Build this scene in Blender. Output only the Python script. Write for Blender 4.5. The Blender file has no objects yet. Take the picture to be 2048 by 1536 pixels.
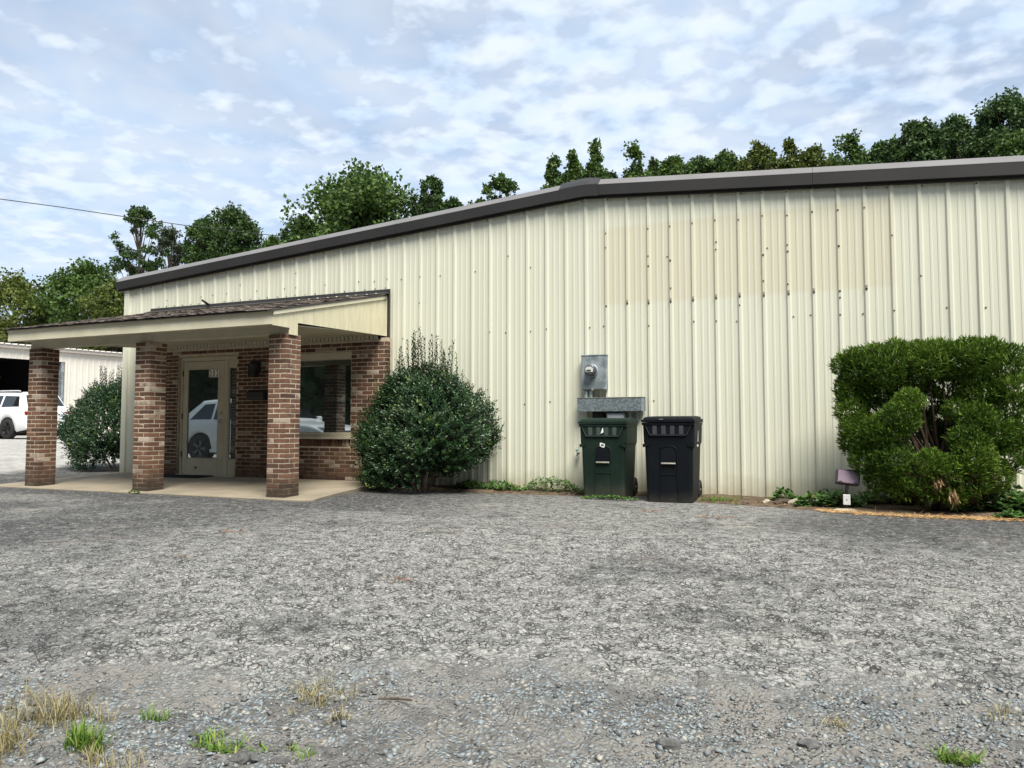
import bpy, math, random
import numpy as np
from mathutils import Vector, Matrix
R = math.radians
random.seed(7); rng = np.random.default_rng(7)
S = bpy.context.scene; COL = S.collection
# ------------------------------------------------------------------ camera
CAMX, CAMY, CAMZ = 12.049, -10.300, 0.95
YAW, PIT, FPX = R(23.0116), math.atan(84/1500), 1500.0
cd = bpy.data.cameras.new('camera'); cam = bpy.data.objects.new('camera', cd); COL.objects.link(cam)
cam.location = (CAMX, CAMY, CAMZ); cam.rotation_euler = (R(90)+PIT, 0, YAW)
cd.sensor_width = 36; cd.lens = FPX/2048*36; cd.clip_end = 3000; cd.clip_start = .05
S.camera = cam; S.render.resolution_x = 1024; S.render.resolution_y = 768
# ------------------------------------------------------------------ world, sun, exposure
SUN_DIR = Vector((.34, -.40, .83)).normalized()
SUN_EL = math.asin(SUN_DIR.z); SUN_AZ = math.atan2(SUN_DIR.x, SUN_DIR.y)
W = bpy.data.worlds.new('World'); S.world = W; W.use_nodes = True
def world():
    nt = W.node_tree; nt.nodes.clear(); N = nt.nodes.new; L = nt.links.new
    out = N('ShaderNodeOutputWorld'); bg = N('ShaderNodeBackground'); bg.inputs[1].default_value = .1
    sky = N('ShaderNodeTexSky'); sky.sky_type = 'NISHITA'; sky.sun_disc = False
    sky.sun_elevation = SUN_EL; sky.sun_rotation = SUN_AZ; sky.dust_density = 1.2; sky.ozone_density = 2.0
    tc = N('ShaderNodeTexCoord'); sp = N('ShaderNodeSeparateXYZ'); L(tc.outputs['Generated'], sp.inputs[0])
    def M(op, a, b=None, clamp=False):
        n = N('ShaderNodeMath'); n.operation = op; n.use_clamp = clamp
        for i, v in enumerate((a, b)):
            if v is None: continue
            if isinstance(v, (int, float)): n.inputs[i].default_value = v
            else: L(v, n.inputs[i])
        return n.outputs[0]
    zz = M('ADD', M('MAXIMUM', sp.outputs[2], 0.0), .13)
    cb = N('ShaderNodeCombineXYZ'); L(M('DIVIDE', sp.outputs[0], zz), cb.inputs[0]); L(M('DIVIDE', sp.outputs[1], zz), cb.inputs[1])
    def noise(scale, det, rough, dist=0, loc=(0,0,0)):
        mp = N('ShaderNodeMapping'); mp.inputs['Location'].default_value = loc; L(cb.outputs[0], mp.inputs[0])
        n = N('ShaderNodeTexNoise'); n.inputs['Scale'].default_value = scale; n.inputs['Detail'].default_value = det
        n.inputs['Roughness'].default_value = rough; n.inputs['Distortion'].default_value = dist; L(mp.outputs[0], n.inputs[0]); return n.outputs[0]
    def ramp(v, a, b):
        n = N('ShaderNodeMapRange'); n.interpolation_type = 'SMOOTHSTEP'; n.inputs[1].default_value = a; n.inputs[2].default_value = b; L(v, n.inputs[0]); return n.outputs[0]
    puffs = noise(10.5, 3, .5, .1); big = noise(1.3, 2, .5, .2, (3.1, 1.7, 0)); veil = noise(1.5, 3, .55, .5, (8, 2, 0))
    cover = M('ADD', M('MULTIPLY', puffs, .72), M('MULTIPLY', big, .45))
    m1 = ramp(cover, .42, .72)
    m2 = M('MULTIPLY', ramp(veil, .2, .65), .62)
    mask = M('MAXIMUM', m1, m2)
    mask = M('MULTIPLY', mask, ramp(sp.outputs[2], -.02, .22))
    mask = M('ADD', M('MULTIPLY', mask, .60), .38, True)
    shade = ramp(noise(6.5, 3, .5, .2, (1.3, 5.2, 0)), .3, .66)
    cc = N('ShaderNodeMix'); cc.data_type = 'RGBA'; cc.inputs[6].default_value = (4.75, 5.8, 7.15, 1); cc.inputs[7].default_value = (5.75, 6.35, 7.1, 1); L(shade, cc.inputs[0])
    mx = N('ShaderNodeMix'); mx.data_type = 'RGBA'; L(mask, mx.inputs[0]); L(sky.outputs[0], mx.inputs[6]); L(cc.outputs[2], mx.inputs[7])
    L(mx.outputs[2], bg.inputs[0]); L(bg.outputs[0], out.inputs[0])
world()
sl = bpy.data.lights.new('sun', 'SUN'); sl.energy = 4.2; sl.angle = R(30); sl.color = (1, .955, .86)
sun = bpy.data.objects.new('sun', sl); COL.objects.link(sun); sun.rotation_euler = SUN_DIR.to_track_quat('Z', 'Y').to_euler()
sun.location = (0, 0, 40)
cy = S.cycles; cy.max_bounces = 5; cy.diffuse_bounces = 3; cy.glossy_bounces = 3; cy.transmission_bounces = 2; cy.transparent_max_bounces = 4; cy.caustics_reflective = False; cy.caustics_refractive = False
vs = S.view_settings; vs.view_transform = 'Standard'; vs.look = 'None'; vs.exposure = .63; vs.gamma = 1
# ------------------------------------------------------------------ pixel helpers (direction only; distance from planes)
def ray(x, y):
    a = (x-1024)/FPX; b = (768-y)/FPX
    d = math.cos(PIT)-b*math.sin(PIT); z = b*math.cos(PIT)+math.sin(PIT)
    return Vector((a*math.cos(YAW)-d*math.sin(YAW), a*math.sin(YAW)+d*math.cos(YAW), z))
def onY(x, y, Y): v = ray(x, y); return Vector((CAMX, CAMY, CAMZ))+v*((Y-CAMY)/v.y)
def onZ(x, y, Z): v = ray(x, y); return Vector((CAMX, CAMY, CAMZ))+v*((Z-CAMZ)/v.z)
def atd(x, y, d): v = ray(x, y); return Vector((CAMX, CAMY, CAMZ))+v*d
# ------------------------------------------------------------------ materials
MATS = {}
def sinput(b, n, v): b.inputs[n].default_value = v
def mat(name, col, rough=.6, metal=0., spec=.5, col2=None, nscale=6., ndet=6, nlo=.35, nhi=.65, stretch=None, bump=0., bscale=60., bdist=.01,
        rnd=None, coords='Object', trans=0., coat=0., attr=None, dirt=None):
    """procedural principled material. col2: noise-mixed second colour; rnd: ('OBJ'|'ISL', [(pos,col)...]) colour per object or island;
    attr: colours along the per-leaf attribute var; dirt: (colour, z0, z1) grime splashed up from the ground"""
    m = bpy.data.materials.new(name); m.use_nodes = True; nt = m.node_tree; N = nt.nodes.new; L = nt.links.new
    b = nt.nodes['Principled BSDF']; sinput(b, 'Roughness', rough); sinput(b, 'Metallic', metal); sinput(b, 'Specular IOR Level', spec)
    if coat: sinput(b, 'Coat Weight', coat); sinput(b, 'Coat Roughness', .05)
    tc = N('ShaderNodeTexCoord'); geo = N('ShaderNodeNewGeometry')
    vec = tc.outputs['Object'] if coords == 'Object' else geo.outputs['Position']
    mp = N('ShaderNodeMapping'); L(vec, mp.inputs[0])
    if stretch: mp.inputs['Scale'].default_value = stretch
    c = None
    def rgba(t): return (t[0], t[1], t[2], 1)
    def mix(f, a, bb, typ='MIX'):
        n = N('ShaderNodeMix'); n.data_type = 'RGBA'; n.blend_type = typ
        for i, v in ((0, f), (6, a), (7, bb)):
            if isinstance(v, tuple): n.inputs[i].default_value = rgba(v)
            elif isinstance(v, float): n.inputs[i].default_value = v
            else: L(v, n.inputs[i])
        return n.outputs[2]
    def noise(sc, det=ndet, v=None, r=.55):
        n = N('ShaderNodeTexNoise'); n.inputs['Scale'].default_value = sc; n.inputs['Detail'].default_value = det; n.inputs['Roughness'].default_value = r; L(v or mp.outputs[0], n.inputs[0]); return n.outputs[0]
    def rng_(v, a, bb):
        n = N('ShaderNodeMapRange'); n.interpolation_type = 'SMOOTHSTEP'; n.inputs[1].default_value = a; n.inputs[2].default_value = bb; L(v, n.inputs[0]); return n.outputs[0]
    base = rgba(col)
    if rnd or attr:
        stops = rnd[1] if rnd else attr
        rp = N('ShaderNodeValToRGB'); rp.color_ramp.interpolation = 'LINEAR'
        e = rp.color_ramp.elements
        while len(e) < len(stops): e.new(.5)
        for el, (p_, c_) in zip(e, stops): el.position = p_; el.color = rgba(c_)
        if attr: a = N('ShaderNodeAttribute'); a.attribute_name = 'var'; L(a.outputs['Fac'], rp.inputs[0])
        elif rnd[0] == 'OBJ': oi = N('ShaderNodeObjectInfo'); L(oi.outputs['Random'], rp.inputs[0])
        else: L(geo.outputs['Random Per Island'], rp.inputs[0])
        c = rp.outputs[0]
    if c is None:
        rg = N('ShaderNodeRGB'); rg.outputs[0].default_value = base; c = rg.outputs[0]
    if col2 is not None: c = mix(rng_(noise(nscale), nlo, nhi), c, col2)
    if dirt:
        sp = N('ShaderNodeSeparateXYZ'); L(geo.outputs['Position'], sp.inputs[0])
        ad = N('ShaderNodeMath'); ad.operation = 'MULTIPLY_ADD'; ad.inputs[1].default_value = -.55*(dirt[2]-dirt[1])*2; L(noise(5., 5, geo.outputs['Position']), ad.inputs[0]); L(sp.outputs[2], ad.inputs[2])
        f = rng_(ad.outputs[0], dirt[2]-.55*(dirt[2]-dirt[1]), dirt[1]-.55*(dirt[2]-dirt[1])); c = mix(f, c, dirt[0])
    L(c, b.inputs['Base Color'])
    if bump:
        bp = N('ShaderNodeBump'); bp.inputs['Strength'].default_value = bump; bp.inputs['Distance'].default_value = bdist
        L(noise(bscale, 5), bp.inputs['Height']); L(bp.outputs[0], b.inputs['Normal'])
    if trans:
        tr = N('ShaderNodeBsdfTranslucent'); L(c, tr.inputs[0]); ms = N('ShaderNodeMixShader'); ms.inputs[0].default_value = trans
        L(b.outputs[0], ms.inputs[1]); L(tr.outputs[0], ms.inputs[2]); L(ms.outputs[0], nt.nodes['Material Output'].inputs[0])
    MATS[name] = m; return m
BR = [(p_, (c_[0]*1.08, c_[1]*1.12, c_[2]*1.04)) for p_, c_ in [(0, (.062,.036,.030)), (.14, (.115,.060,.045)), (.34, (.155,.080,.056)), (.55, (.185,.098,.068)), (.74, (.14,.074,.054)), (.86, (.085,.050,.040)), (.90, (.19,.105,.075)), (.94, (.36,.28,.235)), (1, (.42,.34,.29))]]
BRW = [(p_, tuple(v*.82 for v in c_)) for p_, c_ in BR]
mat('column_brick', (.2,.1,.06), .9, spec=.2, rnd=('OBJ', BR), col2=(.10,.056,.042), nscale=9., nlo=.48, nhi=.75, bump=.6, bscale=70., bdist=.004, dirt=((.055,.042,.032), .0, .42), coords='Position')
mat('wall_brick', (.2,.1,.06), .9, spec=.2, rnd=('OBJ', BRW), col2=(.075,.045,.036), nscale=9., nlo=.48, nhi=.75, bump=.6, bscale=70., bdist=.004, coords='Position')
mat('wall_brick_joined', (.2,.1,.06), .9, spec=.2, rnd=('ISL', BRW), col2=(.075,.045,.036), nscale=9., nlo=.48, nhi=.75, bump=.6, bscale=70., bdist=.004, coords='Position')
mat('mortar', (.56,.48,.37), .95, spec=.1, col2=(.45,.38,.29), nscale=14., bump=.5, bscale=160., bdist=.003, dirt=((.09,.07,.05), .0, .62), coords='Position')
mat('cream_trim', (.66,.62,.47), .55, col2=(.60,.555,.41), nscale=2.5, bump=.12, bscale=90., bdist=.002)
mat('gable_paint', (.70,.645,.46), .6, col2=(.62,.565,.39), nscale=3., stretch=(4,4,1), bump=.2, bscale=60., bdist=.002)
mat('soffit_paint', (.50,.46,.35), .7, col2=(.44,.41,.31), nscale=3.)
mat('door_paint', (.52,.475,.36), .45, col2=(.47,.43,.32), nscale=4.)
mat('bronze', (.022,.020,.019), .45, col2=(.028,.025,.024), nscale=1.5)
mat('flange_grey', (.15,.142,.14), .5, col2=(.18,.172,.168), nscale=1.2)
mat('shingle', (.1,.08,.07), .95, spec=.15, rnd=('OBJ', [(0,(.075,.062,.055)),(.35,(.12,.098,.085)),(.7,(.16,.13,.11)),(1,(.20,.165,.14))]), col2=(.07,.06,.052), nscale=30., bump=.8, bscale=220., bdist=.004, coords='Position')
mat('shingle_under', (.05,.044,.04), .95)
mat('concrete', (.31,.265,.195), .9, spec=.2, col2=(.22,.19,.145), nscale=1.6, nlo=.3, nhi=.75, bump=.35, bscale=120., bdist=.003, coords='Position')
mat('galv', (.36,.40,.42), .5, metal=.35, col2=(.20,.235,.25), nscale=5., nlo=.42, nhi=.62, bump=.08, bscale=40.)
mat('galv_spangle', (.26,.30,.315), .5, metal=.45, col2=(.15,.18,.19), nscale=32., ndet=2, nlo=.42, nhi=.58)
mat('grey_plastic', (.36,.38,.40), .5, col2=(.30,.32,.34))
mat('meter_dark', (.06,.065,.07), .25, col2=(.09,.095,.1))
mat('meter_face', (.62,.62,.58), .35)
mat('lcd', (.05,.055,.045), .25)
mat('green_cart', (.007,.017,.012), .58, spec=.18, col2=(.011,.024,.017), nscale=3., bump=.25, bscale=160., bdist=.002, dirt=((.05,.052,.04), -.05, .30), coords='Position')
mat('black_cart', (.0045,.006,.009), .55, spec=.14, col2=(.006,.008,.011), nscale=3., bump=.25, bscale=160., bdist=.002, dirt=((.035,.034,.03), -.05, .18), coords='Position')
mat('green_cart_rib', (.05,.068,.058), .6, col2=(.035,.05,.042), nscale=8.)
mat('black_cart_rib', (.04,.042,.05), .6, col2=(.028,.03,.036), nscale=8.)
mat('rubber', (.014,.014,.015), .8, bump=.3, bscale=120., bdist=.003)
mat('steel_bar', (.48,.46,.40), .45, metal=.6, col2=(.36,.33,.27), nscale=20.)
mat('sticker', (.85,.85,.82), .5, col2=(.78,.78,.74), nscale=20.)
mat('black_metal', (.012,.012,.013), .5)
mat('print_black', (.015,.015,.015), .6)
mat('mat_fibre', (.035,.036,.037), .98, spec=.05, col2=(.05,.05,.05), nscale=60., bump=.8, bscale=300., bdist=.004)
mat('bark', (.085,.065,.05), .95, spec=.1, col2=(.13,.105,.085), nscale=12., stretch=(3,3,.6), bump=.8, bscale=30., bdist=.02, coords='Position')
mat('juniper_bark', (.035,.026,.02), .95, spec=.1, col2=(.07,.05,.036), nscale=25., stretch=(3,3,.6), bump=.8, bscale=60., bdist=.01, coords='Position')
mat('wood_pole', (.24,.235,.215), .9, col2=(.17,.165,.15), nscale=9., stretch=(4,4,.4))
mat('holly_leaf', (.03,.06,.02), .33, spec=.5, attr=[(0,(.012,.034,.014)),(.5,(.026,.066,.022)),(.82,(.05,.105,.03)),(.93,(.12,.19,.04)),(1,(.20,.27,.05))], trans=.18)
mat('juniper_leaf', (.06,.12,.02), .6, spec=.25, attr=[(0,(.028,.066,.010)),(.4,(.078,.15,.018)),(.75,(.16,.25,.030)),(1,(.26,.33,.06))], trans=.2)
mat('juniper_dead', (.2,.13,.07), .8, spec=.1, attr=[(0,(.07,.05,.03)),(.6,(.14,.095,.055)),(1,(.42,.29,.15))], trans=.1)
mat('ivy_leaf', (.06,.14,.03), .5, spec=.3, attr=[(0,(.05,.11,.026)),(.6,(.10,.21,.05)),(.88,(.16,.28,.075)),(.94,(.30,.26,.06)),(1,(.26,.11,.04))], trans=.25)
mat('grass_green', (.1,.2,.03), .55, spec=.25, attr=[(0,(.07,.13,.02)),(.5,(.13,.24,.035)),(.85,(.22,.33,.06)),(1,(.40,.36,.15))], trans=.3)
mat('grass_dry', (.3,.25,.12), .75, spec=.15, attr=[(0,(.17,.15,.07)),(.6,(.33,.28,.14)),(1,(.50,.44,.26))], trans=.2)
mat('straw', (.4,.24,.1), .85, spec=.1, attr=[(0,(.20,.11,.045)),(.5,(.40,.24,.10)),(1,(.58,.40,.19))])
mat('dead_leaf', (.2,.1,.05), .8, spec=.15, attr=[(0,(.07,.04,.03)),(.5,(.18,.085,.045)),(1,(.34,.20,.10))])
mat('soil', (.085,.062,.045), .97, spec=.1, col2=(.15,.115,.08), nscale=9., bump=.9, bscale=50., bdist=.02, coords='Position')
mat('stone', (.2,.2,.2), .8, spec=.3, attr=[(0,(.085,.085,.085)),(.25,(.15,.15,.147)),(.5,(.205,.235,.245)),(.75,(.27,.31,.325)),(.9,(.36,.34,.29)),(1,(.46,.43,.37))])
mat('tar_lump', (.075,.074,.072), .9, col2=(.14,.138,.133), nscale=40., bump=1., bscale=90., bdist=.01)
mat('sandstone', (.45,.39,.29), .9, col2=(.33,.28,.2), nscale=12., bump=.5, bscale=40., bdist=.01)
mat('white_panel', (.74,.70,.63), .5, col2=(.67,.63,.565), nscale=.6, coords='Position')
mat('grey_gutter', (.40,.36,.33), .5)
mat('dark_interior', (.012,.013,.016), .9)
mat('car_white', (.78,.79,.80), .28, coat=.6, spec=.5)
mat('car_pearl', (.78,.79,.78), .3, coat=.6, spec=.5)
mat('car_glass', (.012,.014,.016), .06, spec=.8)
mat('car_black', (.015,.015,.016), .5)
mat('car_chrome', (.6,.61,.62), .18, metal=.9)
mat('car_lamp', (.55,.57,.58), .12, spec=.8)
mat('car_red', (.25,.012,.01), .2, spec=.7)
mat('alloy', (.22,.225,.23), .35, metal=.6)
mat('wire', (.03,.03,.03), .6)
mat('flood_lens', (.26,.20,.25), .25, spec=.6, col2=(.20,.155,.19), nscale=4.)
mat('flood_body', (.055,.04,.048), .5)
mat('white_plastic', (.72,.72,.71), .4)
mat('blue_valve', (.05,.24,.33), .5)
mat('screw', (.14,.12,.10), .5, metal=.5, rnd=('ISL', [(0,(.10,.09,.08)),(.6,(.22,.20,.17)),(.85,(.17,.08,.04)),(1,(.10,.045,.025))]))
mat('patch_metal', (.36,.33,.27), .5, metal=.3)
for nm, dk, md, lt in (('leaf_dark', (0.0240,0.0504,0.0156), (0.0540,0.1020,0.0264), (0.1080,0.1740,0.0456)), ('leaf_mid', (0.0322,0.0621,0.0149), (0.0713,0.1288,0.0264), (0.1380,0.2127,0.0460)),
                       ('leaf_olive', (.042,.060,.012), (.092,.125,.022), (.165,.195,.040)), ('leaf_grey', (.030,.042,.024), (.058,.078,.042), (.10,.12,.065))):
    mat(nm, md, .55, spec=.25, attr=[(0, dk), (.5, md), (1, lt)], trans=.22)
# metal wall: cream paint, chalky streaks, faint outline left by a removed sign
def wall_mat():
    m = mat('wall_metal', (.645,.645,.53), .5, spec=.35, col2=(.605,.60,.485), nscale=1.2, nlo=.3, nhi=.8, stretch=(2.2,1,.22), coords='Position')
    nt = m.node_tree; N = nt.nodes.new; L = nt.links.new; b = nt.nodes['Principled BSDF']
    src = b.inputs['Base Color'].links[0].from_socket
    geo = N('ShaderNodeNewGeometry'); sp = N('ShaderNodeSeparateXYZ'); L(geo.outputs['Position'], sp.inputs[0])
    def rg(v, a, bb):
        n = N('ShaderNodeMapRange'); n.interpolation_type = 'SMOOTHSTEP'; n.inputs[1].default_value = a; n.inputs[2].default_value = bb; L(v, n.inputs[0]); return n.outputs[0]
    def mul(a, bb):
        n = N('ShaderNodeMath'); n.operation = 'MULTIPLY'
        for i, v in enumerate((a, bb)):
            if isinstance(v, float): n.inputs[i].default_value = v
            else: L(v, n.inputs[i])
        return n.outputs[0]
    f = mul(mul(rg(sp.outputs[0], 9.0, 9.12), rg(sp.outputs[0], 12.9, 12.75)), mul(rg(sp.outputs[2], 2.62, 2.72), rg(sp.outputs[2], 3.82, 3.74)))
    mx = N('ShaderNodeMix'); mx.data_type = 'RGBA'; L(mul(f, .4), mx.inputs[0]); L(src, mx.inputs[6]); mx.inputs[7].default_value = (.56,.50,.35,1)
    # soil splash near the ground
    nz = N('ShaderNodeTexNoise'); nz.inputs['Scale'].default_value = 3.; nz.inputs['Detail'].default_value = 6; L(geo.outputs['Position'], nz.inputs[0])
    ad = N('ShaderNodeMath'); ad.operation = 'MULTIPLY_ADD'; ad.inputs[1].default_value = -.5; L(nz.outputs[0], ad.inputs[0]); L(sp.outputs[2], ad.inputs[2])
    mx2 = N('ShaderNodeMix'); mx2.data_type = 'RGBA'; L(mul(rg(ad.outputs[0], .12, -.25), .65), mx2.inputs[0]); L(mx.outputs[2], mx2.inputs[6]); mx2.inputs[7].default_value = (.34,.30,.20,1)
    L(mx2.outputs[2], b.inputs['Base Color'])
wall_mat()
def glass_mat(name, tint, refl):
    m = bpy.data.materials.new(name); m.use_nodes = True; nt = m.node_tree; N = nt.nodes.new; L = nt.links.new
    b = nt.nodes['Principled BSDF']; sinput(b, 'Base Color', (*tint, 1)); sinput(b, 'Roughness', .3)
    g = N('ShaderNodeBsdfGlossy'); g.inputs['Roughness'].default_value = .012; g.inputs['Color'].default_value = (.86,.97,1,1)
    lw = N('ShaderNodeLayerWeight'); lw.inputs[0].default_value = .35
    mr = N('ShaderNodeMapRange'); mr.inputs[3].default_value = refl; mr.inputs[4].default_value = .9; L(lw.outputs['Fresnel'], mr.inputs[0])
    ms = N('ShaderNodeMixShader'); L(mr.outputs[0], ms.inputs[0]); L(b.outputs[0], ms.inputs[1]); L(g.outputs[0], ms.inputs[2]); L(ms.outputs[0], nt.nodes['Material Output'].inputs[0])
    MATS[name] = m
glass_mat('tinted_glass', (.006,.013,.016), .30)
glass_mat('screen_glass', (.004,.008,.011), .05)
# ------------------------------------------------------------------ mesh helpers
ORG = {}
class MB:
    def __init__(s): s.v = []; s.f = []; s.sm = []
    def add(s, vs_, fs, smooth=False):
        o = len(s.v); s.v += [tuple(v) for v in vs_]; s.f += [tuple(i+o for i in f) for f in fs]; s.sm += [smooth]*len(fs)
    def box(s, x0, x1, y0, y1, z0, z1, bev=0., rot=None, piv=None):
        if bev <= 0:
            vs_ = [(x, y, z) for x in (x0, x1) for y in (y0, y1) for z in (z0, z1)]
            fs = [(0,1,3,2), (4,6,7,5), (0,4,5,1), (2,3,7,6), (0,2,6,4), (1,5,7,3)]
        else:
            bev = min(bev, (x1-x0)*.45, (y1-y0)*.45, (z1-z0)*.45)
            vs_, fs, idx = [], [], {}
            def vid(c, ax):   # corner c (0/1 triples), face axis
                k = (c, ax)
                if k not in idx:
                    lo = (x0, y0, z0); hi = (x1, y1, z1)
                    p_ = [(hi if c[a] else lo)[a] + (0 if a == ax else (-bev if c[a] else bev)) for a in range(3)]
                    idx[k] = len(vs_); vs_.append(tuple(p_))
                return idx[k]
            for ax in range(3):
                u, w = (ax+1) % 3, (ax+2) % 3
                for sd in (0, 1):
                    q = []
                    for (a, b_) in ((0,0), (1,0), (1,1), (0,1)):
                        c = [0, 0, 0]; c[ax] = sd; c[u] = a; c[w] = b_; q.append(vid(tuple(c), ax))
                    fs.append(tuple(q) if sd else tuple(q[::-1]))
            for ax in range(3):
                u, w = (ax+1) % 3, (ax+2) % 3
                for a in (0, 1):
                    for b_ in (0, 1):
                        c0 = [0,0,0]; c0[u] = a; c0[w] = b_; c1 = list(c0); c1[ax] = 1
                        q = (vid(tuple(c0), u), vid(tuple(c1), u), vid(tuple(c1), w), vid(tuple(c0), w))
                        fs.append(q if (a ^ b_) else q[::-1])
            for c in [(a, b_, d) for a in (0,1) for b_ in (0,1) for d in (0,1)]:
                q = (vid(c, 0), vid(c, 1), vid(c, 2)); fs.append(q if sum(c) % 2 else q[::-1])
        if rot is not None:
            pv = Vector(piv if piv is not None else ((x0+x1)/2, (y0+y1)/2, (z0+z1)/2)); vs_ = [rot @ (Vector(v)-pv)+pv for v in vs_]
        s.add(vs_, fs); return s
    def prism(s, poly, axis, a, b):
        """poly: 2D points in the two other axes (cyclic order), extruded along axis from a to b"""
        n = len(poly)
        def mk(t, q): return {0: (t, q[0], q[1]), 1: (q[0], t, q[1]), 2: (q[0], q[1], t)}[axis]
        vs_ = [mk(a, q) for q in poly]+[mk(b, q) for q in poly]
        fs = [tuple(range(n)), tuple(range(2*n-1, n-1, -1))]+[(i, i+n, (i+1) % n+n, (i+1) % n) for i in range(n)]
        s.add(vs_, fs); return s
    def tube(s, pts, rad, n=8, cap=True):
        pts = [Vector(p_) for p_ in pts]; rr = rad if isinstance(rad, (list, tuple)) else [rad]*len(pts)
        vs_, fs = [], []; up = Vector((.13, .07, 1)).normalized(); prev = None
        for i, p_ in enumerate(pts):
            t = (pts[min(i+1, len(pts)-1)]-pts[max(i-1, 0)]).normalized()
            a = prev if prev is not None else (Vector((1, 0.1, 0)) if abs(t.z) > .8 else up)
            a = (a-t*a.dot(t)).normalized(); prev = a; b_ = t.cross(a)
            vs_ += [p_+(a*math.cos(2*math.pi*k/n)+b_*math.sin(2*math.pi*k/n))*rr[i] for k in range(n)]
        for i in range(len(pts)-1):
            for k in range(n): fs.append((i*n+k, i*n+(k+1) % n, (i+1)*n+(k+1) % n, (i+1)*n+k))
        s.add(vs_, fs, True)
        if cap: s.add(vs_[:n], [tuple(range(n))[::-1]]); s.add(vs_[-n:], [tuple(range(n))])
        return s
    def lathe(s, prof, c, axis=2, n=24, smooth=True):
        """prof: (radius, offset along axis)"""
        vs_, fs = [], []; c = Vector(c)
        for r_, h in prof:
            for k in range(n):
                a = 2*math.pi*k/n; q = [0, 0, 0]; q[axis] = h; q[(axis+1) % 3] = r_*math.cos(a); q[(axis+2) % 3] = r_*math.sin(a); vs_.append(c+Vector(q))
        for i in range(len(prof)-1):
            for k in range(n): fs.append((i*n+k, i*n+(k+1) % n, (i+1)*n+(k+1) % n, (i+1)*n+k))
        s.add(vs_, fs, smooth); return s
    def blob(s, c, r_, n=1, jit=.25, sq=(1,1,1), seed=0):
        rd = random.Random(seed); t = (1+5**.5)/2
        V = [Vector(v).normalized() for v in ((-1,t,0),(1,t,0),(-1,-t,0),(1,-t,0),(0,-1,t),(0,1,t),(0,-1,-t),(0,1,-t),(t,0,-1),(t,0,1),(-t,0,-1),(-t,0,1))]
        F = [(0,11,5),(0,5,1),(0,1,7),(0,7,10),(0,10,11),(1,5,9),(5,11,4),(11,10,2),(10,7,6),(7,1,8),(3,9,4),(3,4,2),(3,2,6),(3,6,8),(3,8,9),(4,9,5),(2,4,11),(6,2,10),(8,6,7),(9,8,1)]
        for _ in range(n-1):
            mid = {}; F2 = []
            def md(a, b_):
                k = (min(a, b_), max(a, b_))
                if k not in mid: mid[k] = len(V); V.append((V[a]+V[b_]).normalized())
                return mid[k]
            for a, b_, d in F: x, y, z = md(a, b_), md(b_, d), md(d, a); F2 += [(a,x,z), (b_,y,x), (d,z,y), (x,y,z)]
            F = F2
        s.add([Vector(c)+Vector((v.x*sq[0], v.y*sq[1], v.z*sq[2]))*r_*(1+rd.uniform(-jit, jit)) for v in V], F); return s
    def build(s, name, m, parent=None):
        o_ = Vector(ORG[parent.name]) if parent else Vector((0,0,0))
        me = bpy.data.meshes.new(name); me.from_pydata([tuple(Vector(v)-o_) for v in s.v], [], s.f)
        for p_, k in zip(me.polygons, s.sm): p_.use_smooth = k
        me.materials.append(MATS[m]); me.validate(); me.update()
        return link(name, me, parent)
def link(name, data, parent=None, loc=None):
    o = bpy.data.objects.new(name, data); COL.objects.link(o)
    if parent: o.parent = parent
    base = Vector(ORG[parent.name]) if parent else Vector((0,0,0))
    if loc is not None: o.location = Vector(loc)-base; ORG[o.name] = tuple(loc)
    else: ORG[o.name] = tuple(base)
    return o
def tag(o, label=None, cat=None, group=None, kind=None):
    for k, v in (('label', label), ('category', cat), ('group', group), ('kind', kind)):
        if v: o[k] = v
    return o
def thing(name, loc, label, cat, group=None, rz=0):
    o = link(name, None, None, loc); o.rotation_euler.z = rz; o.empty_display_size = .2
    return tag(o, label, cat, group)
def npmesh(name, V, F, m, parent=None, var=None, smooth=False):
    """V (n,3) world, F (k,4) or (k,3)"""
    base = np.array(ORG[parent.name] if parent else (0,0,0)); V = np.asarray(V, float)-base; F = np.asarray(F, np.int32)
    me = bpy.data.meshes.new(name); me.vertices.add(len(V)); me.vertices.foreach_set('co', V.astype(np.float32).ravel())
    k = F.shape[1]; me.loops.add(F.size); me.loops.foreach_set('vertex_index', F.ravel()); me.polygons.add(len(F)); me.polygons.foreach_set('loop_start', np.arange(len(F), dtype=np.int32)*k)
    if smooth: me.polygons.foreach_set('use_smooth', np.ones(len(F), bool))
    me.update(calc_edges=True)
    if var is not None: a = me.attributes.new('var', 'FLOAT', 'FACE'); a.data.foreach_set('value', np.asarray(var, np.float32))
    me.materials.append(MATS[m]); return link(name, me, parent)
def unit(a): return a/np.maximum(np.linalg.norm(a, axis=-1, keepdims=True), 1e-9)
def rdir(n): return unit(rng.normal(size=(n, 3)))
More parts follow.
